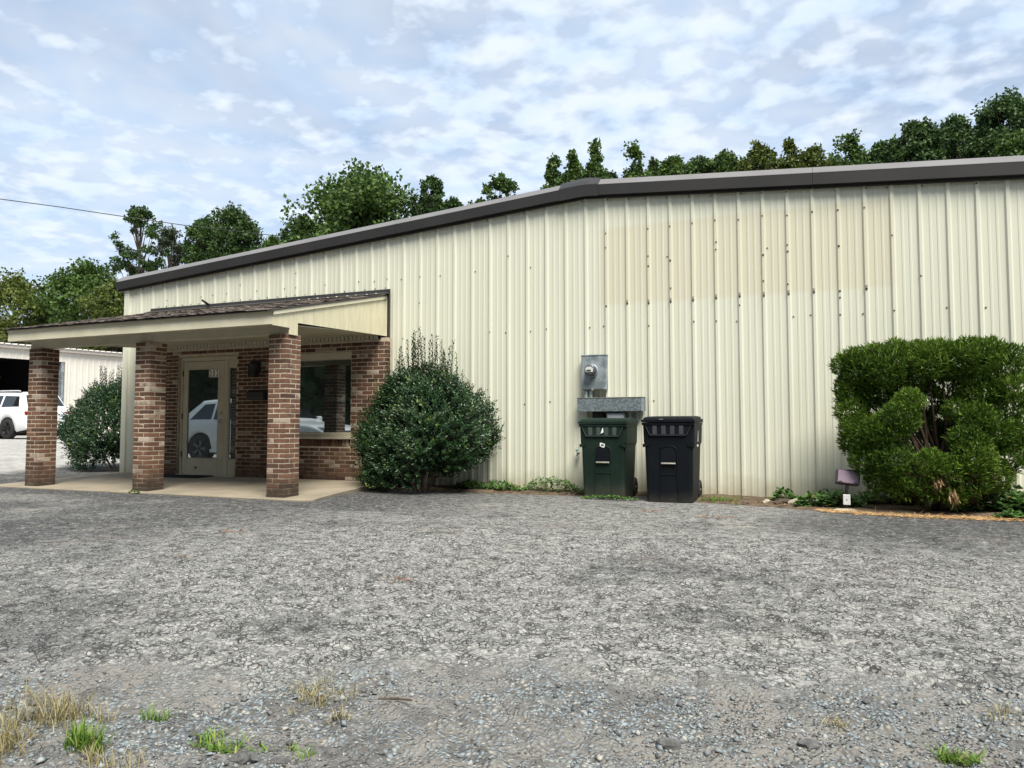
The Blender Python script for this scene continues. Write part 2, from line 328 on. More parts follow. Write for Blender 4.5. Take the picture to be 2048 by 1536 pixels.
def leaves(name, C, U, Wd, Ln, Wn, m, parent=None, var=None, fold=.25, six=False):
    """leaf blades: C base point, U blade direction, Wd rough side direction"""
    n = len(C); U = unit(U); Sd = unit(np.cross(U, np.cross(Wd, U))); Nn = np.cross(U, Sd)
    Ln = np.broadcast_to(Ln, n)[:, None]; Wn = np.broadcast_to(Wn, n)[:, None]
    tip = C+U*Ln-Nn*Ln*.08
    if six:
        l1 = C+U*Ln*.3+Sd*Wn*.45+Nn*Wn*fold; l2 = C+U*Ln*.68+Sd*Wn*.42+Nn*Wn*fold; r1 = C+U*Ln*.3-Sd*Wn*.45+Nn*Wn*fold; r2 = C+U*Ln*.68-Sd*Wn*.42+Nn*Wn*fold
        V = np.stack([C, l1, l2, tip, r2, r1], 1).reshape(-1, 3); b = (np.arange(n)*6)[:, None]
        F = np.concatenate([b+np.array([[0,1,2,3]]), b+np.array([[0,3,4,5]])], 1).reshape(-1, 4); k = 2
    else:
        l1 = C+U*Ln*.45+Sd*Wn*.5+Nn*Wn*fold; r1 = C+U*Ln*.45-Sd*Wn*.5+Nn*Wn*fold
        V = np.stack([C, l1, tip, r1], 1).reshape(-1, 3); b = (np.arange(n)*4)[:, None]
        F = np.concatenate([b+np.array([[0,1,2]]), b+np.array([[0,2,3]])], 1).reshape(-1, 3); k = 2
    vv = np.repeat(var if var is not None else rng.random(n), k)
    return npmesh(name, V, F, m, parent, vv)
# value noise
_g = np.random.default_rng(3).random((256, 256))
def vnoise(x, y, s):
    x = x/s+37.3; y = y/s+11.9; xi = np.floor(x).astype(int); yi = np.floor(y).astype(int); fx = x-xi; fy = y-yi
    fx = fx*fx*(3-2*fx); fy = fy*fy*(3-2*fy); q = lambda a, b: _g[a % 256, b % 256]
    return (q(xi, yi)*(1-fx)+q(xi+1, yi)*fx)*(1-fy)+(q(xi, yi+1)*(1-fx)+q(xi+1, yi+1)*fx)*fy
def sstep(a, b, x): t = np.clip((x-a)/(b-a), 0, 1); return t*t*(3-2*t)
def slope_h(X, Y): return .46*sstep(-.8, -15, X)       # lot rises gently towards the left building
def gravel_f(X, Y): return sstep(.28, -.30, Y-(-8.18+.367*(X-9.5))+.55*(vnoise(X, Y, .55)-.5)+.3*(vnoise(X, Y, .17)-.5))
def gh(X, Y):
    X = np.asarray(X, float); Y = np.asarray(Y, float)
    near = sstep(16, 4, np.hypot(X-12, Y+9)); yard = sstep(-1.6, -3.2, Y)
    h = slope_h(X, Y)+near*yard*(.030*(vnoise(X, Y, 1.3)-.5)+.016*(vnoise(X, Y, .33)-.5))
    g = gravel_f(X, Y)
    h += near*yard*(.012*(vnoise(X, Y, .12)-.5)+.014*(vnoise(X, Y, .055)-.5)*(1+.9*g)+.011*(vnoise(X, Y, .03)-.5))
    h -= g*near*.022
    # broken edge and pothole in the asphalt
    for (cx, cy, rx, ry, dp) in ((12.10, -6.55, .24, .06, .055), (12.38, -7.02, .28, .05, .06), (11.75, -6.30, .13, .045, .04), (12.0, -7.35, .3, .1, .015)):
        h -= dp*near*np.clip(1-((X-cx)/rx)**2-((Y-cy-.5*(X-cx)*-.4)/ry)**2, 0, 1)
    return h
def gz(x, y): return float(gh(np.array([x]), np.array([y]))[0])
# ------------------------------------------------------------------ ground
def ground_mat():
    m = bpy.data.materials.new('asphalt'); m.use_nodes = True; nt = m.node_tree; N = nt.nodes.new; L = nt.links.new; b = nt.nodes['Principled BSDF']
    geo = N('ShaderNodeNewGeometry'); pos = geo.outputs['Position']; sp = N('ShaderNodeSeparateXYZ'); L(pos, sp.inputs[0])
    def M(op, a, bb=None, c=None, clamp=False):
        n = N('ShaderNodeMath'); n.operation = op; n.use_clamp = clamp
        for i, v in enumerate((a, bb, c)):
            if v is None: continue
            if isinstance(v, (int, float)): n.inputs[i].default_value = v
            else: L(v, n.inputs[i])
        return n.outputs[0]
    def nz(s, d=5, r=.55, off=0.):
        v = pos
        if off:
            mp = N('ShaderNodeMapping'); mp.inputs[1].default_value = (off, off*.7, 0); L(pos, mp.inputs[0]); v = mp.outputs[0]
        n = N('ShaderNodeTexNoise'); n.inputs['Scale'].default_value = s; n.inputs['Detail'].default_value = d; n.inputs['Roughness'].default_value = r; L(v, n.inputs[0]); return n.outputs[0]
    def rg(v, a, bb):
        n = N('ShaderNodeMapRange'); n.interpolation_type = 'SMOOTHSTEP'; n.inputs[1].default_value = a; n.inputs[2].default_value = bb; L(v, n.inputs[0]); return n.outputs[0]
    def mix(f, a, bb):
        n = N('ShaderNodeMix'); n.data_type = 'RGBA'
        for i, v in ((0, f), (6, a), (7, bb)):
            if isinstance(v, tuple): n.inputs[i].default_value = (*v, 1)
            elif isinstance(v, float): n.inputs[i].default_value = v
            else: L(v, n.inputs[i])
        return n.outputs[2]
    def vor(s, feat='DISTANCE_TO_EDGE', warp=.0, ws=8.):
        v = pos
        if warp:
            w = N('ShaderNodeTexNoise'); w.inputs['Scale'].default_value = ws; w.inputs['Detail'].default_value = 4; L(pos, w.inputs[0])
            ms = N('ShaderNodeVectorMath'); ms.operation = 'MULTIPLY_ADD'; ms.inputs[1].default_value = (warp, warp, 0); L(w.outputs['Color'], ms.inputs[0]); L(pos, ms.inputs[2]); v = ms.outputs[0]
        n = N('ShaderNodeTexVoronoi'); n.feature = feat; n.inputs['Scale'].default_value = s; L(v, n.inputs['Vector']); return n
    x, y = sp.outputs[0], sp.outputs[1]
    # worn asphalt: aggregate specks of several greys
    ag = vor(75., 'F1'); agr = N('ShaderNodeValToRGB'); e = agr.color_ramp.elements; e[0].position = 0; e[0].color = (.135,.133,.128,1); e[1].position = 1; e[1].color = (.40,.39,.36,1)
    for p_, c_ in ((.35,(.19,.188,.177,1)), (.62,(.255,.252,.237,1)), (.86,(.325,.32,.298,1))): k = e.new(p_); k.color = c_
    sepc = N('ShaderNodeSeparateColor'); L(ag.outputs['Color'], sepc.inputs[0]); L(sepc.outputs[0], agr.inputs[0])
    col = agr.outputs[0]
    ag2 = vor(38., 'F1'); s2 = N('ShaderNodeSeparateColor'); L(ag2.outputs['Color'], s2.inputs[0])
    col = mix(M('MULTIPLY', rg(s2.outputs[0], .80, .9), .55), col, (.36,.35,.325))
    col = mix(M('MULTIPLY', rg(s2.outputs[1], .82, .92), .6), col, (.085,.084,.082))
    # stains: fresher dark tar, and a paler dusty wash
    big = nz(.45, 4, .5); med = nz(1.7, 5, .6, 7.)
    darkf = rg(M('ADD', big, M('MULTIPLY', med, .55)), .80, .95)
    left = M('MULTIPLY', rg(M('MULTIPLY_ADD', x, -.75, M('ADD', y, M('MULTIPLY', med, 2.6))), -11.6, -8.6), rg(M('ADD', x, M('MULTIPLY', big, 4.)), 10.6, 7.6))
    right = M('MULTIPLY', rg(M('ADD', y, M('MULTIPLY', med, 3.0)), -3.2, -1.2), rg(M('ADD', x, M('MULTIPLY', big, 2.)), 12.2, 13.4))
    front = M('MULTIPLY', rg(M('ADD', y, M('MULTIPLY', med, .9)), -2.95, -2.55), rg(x, 9.5, 6.5))
    bandl = M('MAXIMUM', M('MAXIMUM', M('MULTIPLY', left, rg(big, .36, .56)), right), front)
    darkf = M('MAXIMUM', M('MULTIPLY', darkf, .55), M('MULTIPLY', bandl, .85))
    speck = M('SUBTRACT', 1., M('MULTIPLY', rg(s2.outputs[2], .80, .88), .75))
    col = mix(M('MULTIPLY', darkf, speck), col, (.066,.066,.067))
    dust = M('MULTIPLY', rg(nz(.8, 5, .6, 21.), .56, .74), .55); col = mix(dust, col, (.33,.31,.265))
    red = M('MULTIPLY', rg(nz(.9, 4, .6, 33.), .60, .75), .35); col = mix(red, col, (.20,.155,.135))
    # alligator cracks and open pits between the aggregate
    c1 = vor(11., warp=.10, ws=10.); c2 = vor(36., warp=.03, ws=30.)
    amt = rg(med, .40, .62); wd = nz(9., 2, .5, 60.)
    k1 = M('MULTIPLY', rg(M('SUBTRACT', c1.outputs['Distance'], M('MULTIPLY', rg(wd, .40, .8), .05)), .022, -.012), M('MULTIPLY_ADD', amt, .6, .2))
    k2 = rg(M('SUBTRACT', c2.outputs['Distance'], M('MULTIPLY', rg(wd, .36, .75), .13)), .03, -.05)
    asph_crack = M('MAXIMUM', k1, M('MULTIPLY', k2, .85))
    # loose gravel near the lens: same outline as the geometry uses, by line plus noise
    ln = M('ADD', M('SUBTRACT', y, M('MULTIPLY_ADD', x, .367, -8.18-.367*9.5)), M('MULTIPLY', M('SUBTRACT', nz(1.9, 5, .6, 3.), .5), 1.1))
    grav = rg(ln, .22, -.18)
    gv = vor(62., 'F1'); gs = N('ShaderNodeSeparateColor'); L(gv.outputs['Color'], gs.inputs[0])
    gr = N('ShaderNodeValToRGB'); e = gr.color_ramp.elements; e[0].color = (.10,.10,.10,1); e[1].color = (.40,.37,.31,1)
    for p_, c_ in ((.3,(.155,.168,.172,1)), (.55,(.215,.245,.255,1)), (.8,(.27,.31,.32,1))): k = e.new(p_); k.color = c_
    L(gs.outputs[0], gr.inputs[0]); gcol = mix(rg(gv.outputs['Distance'], .45, .75), gr.outputs[0], (.10,.092,.08))
    dirt = M('MULTIPLY', rg(nz(2.6, 4, .6, 13.), .42, .60), .85); gcol = mix(dirt, gcol, (.215,.20,.178)); gcol = mix(M('MULTIPLY', rg(nz(3.4, 3, .6, 90.), .55, .66), .8), gcol, (.12,.115,.108))
    col = mix(M('MULTIPLY', asph_crack, M('SUBTRACT', 1., grav)), col, (.028,.027,.026))
    col = mix(grav, col, gcol)
    # pale gravel lot to the left, soil far away
    lot = rg(M('ADD', M('ADD', x, M('MULTIPLY', y, .35)), M('MULTIPLY', M('SUBTRACT', med, .5), 1.6)), -2.6, -3.6)
    lcol = mix(rg(nz(2.2, 6, .6, 2.), .35, .65), (.46,.445,.41), (.36,.35,.325)); col = mix(lot, col, lcol)
    L(col, b.inputs['Base Color']); b.inputs['Roughness'].default_value = .92; b.inputs['Specular IOR Level'].default_value = .25
    h = M('ADD', M('MULTIPLY', M('SUBTRACT', 1., asph_crack), .010), M('MULTIPLY', nz(48., 3, .6), .014))
    h = M('ADD', h, M('MULTIPLY', rg(ag2.outputs['Distance'], .6, .1), .004))
    h2 = M('ADD', M('MULTIPLY', rg(gv.outputs['Distance'], .75, .1), .012), M('MULTIPLY', nz(42., 3, .65), .012))
    hm = N('ShaderNodeMix'); L(grav, hm.inputs[0]); L(h, hm.inputs[2]); L(h2, hm.inputs[3])
    bp = N('ShaderNodeBump'); bp.inputs['Strength'].default_value = .9; bp.inputs['Distance'].default_value = 1.; L(hm.outputs[0], bp.inputs['Height']); L(bp.outputs[0], b.inputs['Normal'])
    MATS['asphalt'] = m
ground_mat()
def ground():
    def axis(lo, hi, st, far, growth=1.14):
        mid = list(np.arange(lo, hi, st)); a = []; d = st; t = lo
        while t > -far: d = min(d*growth, 60); t -= d; a.append(t)
        b_ = []; d = st; t = mid[-1]
        while t < far: d = min(d*growth, 60); t += d; b_.append(t)
        return np.array(a[::-1]+mid+b_)
    xs = axis(8.3, 14.8, .0155, 420); ys = axis(-9.2, -4.2, .0155, 420)
    X, Y = np.meshgrid(xs, ys, indexing='ij'); Z = gh(X, Y)
    V = np.stack([X, Y, Z], -1).reshape(-1, 3); nx, ny = len(xs), len(ys)
    i = (np.arange(nx-1)[:, None]*ny+np.arange(ny-1)[None]).ravel(); F = np.stack([i, i+ny, i+ny+1, i+1], 1)
    o = npmesh('parking_lot_ground', V, F, 'asphalt', smooth=True); o['kind'] = 'structure'
ground()
def sheet(name, top, m, z_fn, thick=.25):
    """closed slab from a top outline; z_fn(x,y) gives the top height"""
    mb = MB(); n = len(top); mb.add([(x, y, z_fn(x, y)) for x, y in top]+[(x, y, z_fn(x, y)-thick) for x, y in top], [tuple(range(n))]+[(i, i+n, (i+1) % n+n, (i+1) % n)[::-1] for i in range(n)])
    o = mb.build(name, m); o['kind'] = 'structure'; return o
SLAB_Z = lambda x, y: .012+.066*min(1, max(0, (y+2.6)/2.5))
sheet('porch_slab', [(-.42, .02), (-.36, -.9), (-.3, -2.0), (-.2, -2.63), (1.2, -2.62), (3.0, -2.585), (4.6, -2.59), (5.6, -2.60), (5.9, -2.575), (6.0, -2.48), (5.92, -2.2), (5.84, -1.8), (5.76, -1.3), (5.66, -.7), (5.60, .02)], 'concrete', SLAB_Z)
# planting bed along the metal wall: soil, uneven edge
def bed():
    xs = np.arange(5.62, 16.2, .06); edge = np.interp(xs, [5.62, 6.0, 6.6, 7.4, 8.5, 9.0, 9.8, 10.6, 11.7, 12.7, 13.8, 16.2], [-.6, -.62, -.66, -.62, -.55, -.30, -.28, -.80, -1.18, -1.46, -1.40, -1.5])
    edge = edge+.10*(vnoise(xs, xs*0, .25)-.5)+.07*(vnoise(xs, xs*0+5, .09)-.5); k = 16; V = []; 
    for x, e in zip(xs, edge):
        for j in range(k):
            t = j/(k-1); y = .03+(e-.03)*t; h = (.012+.035*(vnoise(np.array([x]), np.array([y]), .21)[0])+.02*(vnoise(np.array([x]), np.array([y]), .07)[0]))*min(1, (1-t)*4)-.012*t
            V.append((x, y, h))
    i = (np.arange(len(xs)-1)[:, None]*k+np.arange(k-1)[None]).ravel(); F = np.stack([i, i+1, i+k+1, i+k], 1)
    o = npmesh('planting_bed', V, F, 'soil', smooth=True); o['kind'] = 'structure'
    return lambda x: float(np.interp(x, xs, edge))
bed_edge = bed()
# ------------------------------------------------------------------ metal building
Z0 = .95
RX = 8.84; SL = .0748; XL, XR = -.37, 18.05
rake = lambda x: Z0+3.303-SL*abs(x-RX)
def metal_building():
    t = thing('metal_building', (RX, 0, 0), 'long cream ribbed metal building with dark bronze roof trim', 'building')
    # one corrugated sheet per three ribs
    def section(x0, x1):
        pts = [(x0, 0)]
        for k in range(int(math.floor((x0-.2)/.3048)), int(math.ceil((x1+.2)/.3048))+1):
            c = k*.3048
            for dx, dy in ((-.034, 0), (-.015, -.024), (.015, -.024), (.034, 0), (.094, 0), (.101, -.0045), (.121, -.0045), (.128, 0), (.177, 0), (.184, -.0045), (.204, -.0045), (.211, 0)):
                x = c+dx
                if x0+.002 < x < x1-.002: pts.append((x, dy))
        pts.append((x1, 0)); return pts
    xs = [XL]+[k*.9144-.0762+.0 for k in range(0, 21)]; xs = [x for x in xs if XL <= x < XR-.2]+[XR]
    for i in range(len(xs)-1):
        off = -.0015*(i % 2); pts = section(xs[i], xs[i+1]+.03 if i < len(xs)-2 else xs[i+1]); n = len(pts)
        mb = MB(); mb.add([(x, y+off, .03) for x, y in pts]+[(x, y+off, rake(x)+.06) for x, y in pts], [(j, j+1, j+1+n, j+n) for j in range(n-1)])
        mb.build('wall_panel', 'wall_metal', t)
    for xa, xb in ((XL-.045, XL+.085), (XR-.085, XR+.045)):
        MB().box(xa, xb, -.040, .10, .02, rake((xa+xb)/2)+.02, .004).build('corner_trim', 'wall_metal', t)
    # rake trim: vertical fascia, sloping top flange, small drip lip
    prof = [(-.012, -.02), (-.060, -.02), (-.060, .012), (-.115, .012), (-.115, .158), (.0, .262), (.30, .262), (.30, .20), (-.012, .12)]
    def run(a, b, name, grow=0.):
        mb = MB(); n = len(prof); V = []
        for x in (a, b):
            zt = Z0+3.303-SL*abs(x-RX); V += [(x, y-(grow if y < -.03 else 0), zt+z+(grow if z > .1 else -grow)) for y, z in prof]
        mb.add(V, [tuple(range(n)), tuple(range(2*n-1, n-1, -1))]+[(i, i+n, (i+1) % n+n, (i+1) % n) for i in range(n)]); mb.build(name, 'bronze', t)
        fl = MB(); V = []
        for x in (a, b):
            zt = Z0+3.303-SL*abs(x-RX); V += [(x, -.117, zt+.160), (x, -.117, zt+.166), (x, -.0, zt+.270), (x, .30, zt+.270), (x, .30, zt+.264), (x, -.0, zt+.264)]
        fl.add(V, [(0,1,2,3,4,5), (11,10,9,8,7,6)]+[(i, i+6, (i+1) % 6+6, (i+1) % 6) for i in range(6)]); fl.build('rake_flange', 'flange_grey', t)
    cuts = [XL-.19, 2.6, 5.7, RX]
    for a, b in zip(cuts[:-1], cuts[1:]): run(a, b-.004, 'rake_trim')
    cuts = [RX, 11.9, 15.0, XR+.19]
    for a, b in zip(cuts[:-1], cuts[1:]): run(a+.004, b, 'rake_trim')
    mb = MB(); V = []; n = 5
    pc = [(-.128, -.004), (-.128, .168), (-.07, .226), (.0, .292), (.30, .292)]
    for x, dz in ((8.47, 0), (8.78, .014), (8.90, .014), (9.06, 0)):
        zt = Z0+3.303-SL*abs(x-RX); V += [(x, y, zt+z+(dz if z > .2 else 0)) for y, z in pc]
    mb.add(V, [(i*n+j, i*n+j+1, (i+1)*n+j+1, (i+1)*n+j) for i in range(3) for j in range(n-1)]+[tuple(range(n))[::-1], tuple(range(3*n, 4*n))])
    mb.build('ridge_cap', 'bronze', t)
    # roof sheets, side and back walls
    for a, b in ((XL-.17, RX), (RX, XR+.17)):
        mb = MB(); V = []
        for k in range(0, 83):
            y = .10+k*.3048
            for dy, dz in ((-.03, 0), (-.012, .03), (.012, .03), (.03, 0)):
                V += [(a, y+dy, rake(a)+.205+dz), (b, y+dy, rake(b)+.205+dz)]
        mb.add(V, [(2*j, 2*j+1, 2*j+3, 2*j+2) for j in range(len(V)//2-1)]); mb.build('roof', 'bronze', t)
    MB().box(XL, XL+.05, .10, 25.0, .02, rake(XL)+.18).build('side_wall', 'wall_metal', t)
    MB().box(XR-.05, XR, .10, 25.0, .02, rake(XR)+.18).build('side_wall', 'wall_metal', t)
    mb = MB(); mb.prism([(XL+.06, .02), (XR-.06, .02), (XR-.06, rake(XR)+.15), (RX, rake(RX)+.15), (XL+.06, rake(XL)+.15)], 1, 24.9, 25.0); mb.build('back_wall', 'wall_metal', t)
    MB().box(XL-.17, XL-.05, -.06, 25.0, rake(XL)+.06, rake(XL)+.18, .01).build('gutter', 'bronze', t)
    # fasteners
    mb = MB(); pm = MB(); rd = random.Random(5)
    def head(x, y, z, r_=.0085):
        mb.lathe([(r_*1.35, 0), (r_*1.35, -.002), (r_, -.002), (r_, -.007), (0.0005, -.008)], (x, y, z), 1, 6, False)
    def at(x, z):
        k = round(x/.3048); return (-.025 if abs(x-k*.3048) < .015 else -.002)
    for k in range(0, 59):
        c = k*.3048
        for zl, pr in ((Z0+1.405, .8), (Z0+2.36, .55), (Z0+.34, .35), (.10, .7)):
            if rd.random() > pr or zl > rake(c)-.12: continue
            if c < 5.6 and zl < 2.95: continue
            x = c+rd.choice((-.005, .004, .05, -.048)); head(x, at(x, zl), zl+rd.uniform(-.02, .02))
        if rd.random() < .8: head(c+rd.uniform(-.05, .05), -.004 if rd.random() < .3 else -.025, rake(c)-.045+.0)
        if 9.0 < c < 12.6:
            z = Z0+1.715+rd.uniform(-.012, .012); head(c-.002, -.025, z, .011); 
            if rd.random() < .7: MB().box(c-.011, c+.011, -.041, -.025, z+.012, z+.055, .003).build('patch_clip', 'patch_metal', t)
            if rd.random() < .55: head(c-.002, -.025, z+.55+rd.uniform(-.03, .03), .011)
            if rd.random() < .8: head(c-.003, -.025, min(z+1.05, rake(c)-.2)+rd.uniform(-.02, .02), .009)
        if rd.random() < .35: head(c+rd.uniform(-.01, .01), -.025, rd.uniform(2.5, rake(c)-.3), .009)
    for k in range(1, 27):
        x = .25+k*.2; head(x, at(x, 3.15), Z0+2.235-.0)
    o = mb.build('screw_heads', 'screw', t); o['kind'] = 'stuff'
    return t
BLD = metal_building()
# ------------------------------------------------------------------ bricks
def brick_mesh(name, l, w, h, m, seed):
    mb = MB(); mb.box(-l/2, l/2, -w/2, w/2, -h/2, h/2, .0028); rd = random.Random(seed); mb.v = [(x+rd.uniform(-.0014, .0014), y+rd.uniform(-.0014, .0014), z+rd.uniform(-.0012, .0012)) for x, y, z in mb.v]
    me = bpy.data.meshes.new(name); me.from_pydata(mb.v, [], mb.f); me.materials.append(MATS[m]); me.update(); return me
CO = 2.168/33
cb_ = [brick_mesh('column_brick', .191, .092, CO-.0125, 'column_brick', s_) for s_ in range(5)]
def column(xr, yf, label):
    w = .295; x0 = xr-w; z0 = .003
    t = thing('brick_pillar', (x0+w/2, yf+w/2, z0), label, 'pillar', 'brick pillars under the porch roof')
    MB().box(x0+.0035, xr-.0035, yf+.0035, yf+w-.0035, z0, z0+33*CO-.004).build('mortar', 'mortar', t)
    rd = random.Random(label)
    for c in range(33):
        z = z0+(c+.5)*CO-.002
        a = .193; s_ = .094; fl = c % 2
        # pinwheel: each face shows one stretcher and one header
        spots = [(x0+a/2, yf+s_/2, 0), (xr-s_/2, yf+a/2, 1), (xr-a/2, yf+w-s_/2, 0), (x0+s_/2, yf+w-a/2, 1)]
        if fl: spots = [(x0+w-a/2, yf+s_/2, 0), (xr-s_/2, yf+w-a/2, 1), (x0+a/2, yf+w-s_/2, 0), (x0+s_/2, yf+a/2, 1)]
        for x, y, q in spots:
            o = link('brick', rd.choice(cb_), t, (x+rd.uniform(-.0015, .0015), y+rd.uniform(-.0015, .0015), z+rd.uniform(-.0012, .0012)))
            o.rotation_euler.z = (math.pi/2 if q else 0)+rd.choice((0, math.pi))+rd.uniform(-.006, .006)
    return t
column(.715, -2.42, 'square brown brick pillar beside the left holly bush, far end of porch')
column(3.036, -2.42, 'square brown brick pillar standing between the other two, left of the glass door')
column(5.48, -2.42, 'square brown brick pillar with whitish bricks under the porch gable corner')
# ------------------------------------------------------------------ brick front wall with door and window
BY = -.17; BX0, BX1 = .52, 5.60; BZ0, BZ1 = .07, Z0+1.405
DO = (1.17, 2.535, 0, Z0+1.245); WO = (3.45, 4.915, Z0-.331, Z0+1.215)
def brick_wall():
    t = thing('brick_storefront', ((BX0+BX1)/2, BY, .07), 'brown brick storefront under the porch with glass door and dark window', 'storefront')
    mb = MB(); yb0, yb1 = BY+.0045, -.034
    for x0, x1, z0, z1 in ((BX0+.006, DO[0], BZ0, BZ1), (DO[0], DO[1], DO[3], BZ1), (DO[1], WO[0], BZ0, BZ1), (WO[0], WO[1], BZ0, WO[2]), (WO[0], WO[1], WO[3], BZ1), (WO[1], BX1-.006, BZ0, BZ1)): mb.box(x0, x1, yb0, yb1, z0, z1)
    mb.build('mortar', 'mortar', t)
    co = .0655; pit = .205; rd = random.Random(11); full = []; cut = []
    nz = int((BZ1-BZ0)/co)
    for c in range(nz):
        z = BZ0+.004+(c+.5)*co; x = BX0-(pit/2 if c % 2 else 0)
        segs = [(BX0, BX1)]
        def sub(segs, a, b):
            r_ = []
            for p_, q in segs:
                if b <= p_ or a >= q: r_.append((p_, q)); continue
                if a > p_: r_.append((p_, a))
                if b < q: r_.append((b, q))
            return r_
        if z+co*.4 > DO[2] and z-co*.4 < DO[3]: segs = sub(segs, DO[0]-.005, DO[1]+.005)
        if z+co*.4 > WO[2]-.002 and z-co*.4 < WO[3]: segs = sub(segs, WO[0]-.005, WO[1]+.005)
        while x < BX1:
            for p_, q in segs:
                a = max(x, p_); b = min(x+pit-.011, q)
                if b-a > .03: (full if b-a > pit-.02 else cut).append(((a+b)/2, z, b-a))
            x += pit
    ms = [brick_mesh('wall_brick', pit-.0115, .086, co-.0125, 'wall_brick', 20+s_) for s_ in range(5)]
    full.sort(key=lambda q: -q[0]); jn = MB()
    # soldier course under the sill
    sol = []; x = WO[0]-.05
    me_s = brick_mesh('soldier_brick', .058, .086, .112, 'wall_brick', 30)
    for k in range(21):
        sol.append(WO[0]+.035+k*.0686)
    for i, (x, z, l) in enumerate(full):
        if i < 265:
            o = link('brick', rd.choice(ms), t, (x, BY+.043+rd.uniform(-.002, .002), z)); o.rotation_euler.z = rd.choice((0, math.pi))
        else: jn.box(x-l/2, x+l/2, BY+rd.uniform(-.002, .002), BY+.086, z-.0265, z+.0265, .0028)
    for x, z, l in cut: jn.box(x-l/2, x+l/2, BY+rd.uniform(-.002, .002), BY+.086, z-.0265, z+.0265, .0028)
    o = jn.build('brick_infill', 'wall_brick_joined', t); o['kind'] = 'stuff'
    for x in sol: link('soldier_brick', me_s, t, (x, BY+.040, Z0-.275)).rotation_euler.z = rd.choice((0, math.pi))
    # ---- door set
    fy0, fy1 = -.125, -.035; x0, x1, zt = DO[0]+.01, DO[1]-.005, DO[3]-.005; mx0, mx1 = 2.215, 2.30; zb = .075
    fr = MB(); fr.box(x0, x0+.055, fy0, fy1, zb, zt, .004).box(x1-.03, x1, fy0, fy1, zb, zt, .004).box(mx0, mx1, fy0, fy1, zb, zt-.075, .004).box(x0+.055, x1-.03, fy0, fy1, zt-.075, zt, .004)
    fr.box(x0-.01, x1, -.20, -.03, .062, .092, .004); fr.build('door_frame', 'door_paint', t)
    dl, dr, dz0, dz1 = x0+.062, mx0-.008, .095, zt-.082; gy = -.105
    gx0, gx1, gz0, gz1 = dl+.105, dr-.135, dz0+.275, dz1-.135
    d = MB().box(dl, gx0, -.115, -.07, dz0, dz1, .003).box(gx1, dr, -.115, -.07, dz0, dz1, .003).box(gx0, gx1, -.115, -.07, dz0, gz0, .003).box(gx0, gx1, -.115, -.07, gz1, dz1, .003).build('door', 'door_paint', t)
    MB().box(gx0-.004, gx1+.004, -.100, -.090, gz0-.004, gz1+.004).build('glass', 'tinted_glass', d)
    bd = MB()
    for a in ((gx0, gx1, gz0, gz0+.012), (gx0, gx1, gz1-.012, gz1), (gx0, gx0+.012, gz0, gz1), (gx1-.012, gx1, gz0, gz1)): bd.box(a[0], a[1], -.119, -.101, a[2], a[3], .002)
    bd.build('glazing_bead', 'door_paint', d)
    for z in (dz0+.30, dz0+.98, dz0+1.75): MB().box(dl-.018, dl+.008, -.128, -.1255, z, z+.10, .001).tube([(dl-.006, -.129, z), (dl-.006, -.129, z+.10)], .006, 8).build('hinge', 'black_metal', d)
    hz = dz0+.94; hx = dr-.062
    MB().lathe([(.034, -.115), (.034, -.123), (.014, -.126), (.012, -.150)], (hx, 0, hz), 1, 16).tube([(hx, -.150, hz), (hx-.03, -.152, hz), (hx-.105, -.150, hz-.004)], [.011, .010, .008], 8).build('lever_handle', 'car_chrome', d)
    MB().lathe([(.030, -.115), (.030, -.124), (.018, -.127), (.017, -.134), (.0005, -.134)], (hx, 0, hz+.14), 1, 16).build('deadbolt', 'steel_bar', d)
    MB().lathe([(.022, -.115), (.022, -.122), (.0005, -.124)], ((gx0+gx1)/2-.13, 0, dz0+.115), 1, 10).build('door_stop_hole', 'black_metal', d)
    # number 202 : white squares with black digits
    pw = .078; px1 = gx1+.012; pz0 = gz1-.155
    for i, ch in enumerate('202'):
        a = px1-pw*(3-i); pl = MB().box(a+.002, a+pw-.001, -.1235, -.120, pz0, pz0+.135).build('number_plate', 'sticker', d)
        cu = bpy.data.curves.new('digit', 'FONT'); cu.body = ch; cu.size = .158; cu.align_x = 'CENTER'; cu.extrude = .0006; cu.offset = .0012
        tmp = bpy.data.objects.new('tmp', cu); COL.objects.link(tmp); bpy.context.view_layer.update()
        me = bpy.data.meshes.new_from_object(tmp.evaluated_get(bpy.context.evaluated_depsgraph_get())); bpy.data.objects.remove(tmp)
        me.materials.clear(); me.materials.append(MATS['print_black'])
        me.transform(Matrix.Translation((a+pw/2, -.1245, pz0+.014)) @ Matrix.Rotation(R(90), 4, 'X') @ Matrix.Scale(.64, 4, (1,0,0)))
        me.transform(Matrix.Translation(-Vector(ORG[d.name]))); g = link('number', me, d)
    # side light
    sx0, sx1 = mx1, x1-.03
    s_ = MB().box(sx0, sx0+.02, -.115, -.06, zb+.02, zt-.075, .003).box(sx1-.012, sx1, -.115, -.06, zb+.02, zt-.075, .003).box(sx0+.02, sx1-.012, -.115, -.06, zb+.02, gz0, .003).box(sx0+.02, sx1-.012, -.115, -.06, gz1, zt-.075, .003).build('side_light', 'door_paint', t)
    MB().box(sx0+.016, sx1-.008, -.095, -.085, gz0-.004, gz1+.004).build('glass', 'tinted_glass', s_)
    # ---- window
    wx0, wx1, wz0, wz1 = WO[0]+.004, WO[1]-.004, Z0-.21, WO[3]-.004
    wz0 += 0
    w = MB().box(wx0, wx1, -.150, -.04, wz1-.118, wz1, .004).box(wx0, wx0+.03, -.13, -.04, Z0-.11, wz1-.118, .004).box(wx1-.022, wx1, -.13, -.04, Z0-.11, wz1-.118, .004).box(wx0, wx1, -.16, -.04, Z0-.165, Z0-.105, .005).build('window_frame', 'door_paint', t)
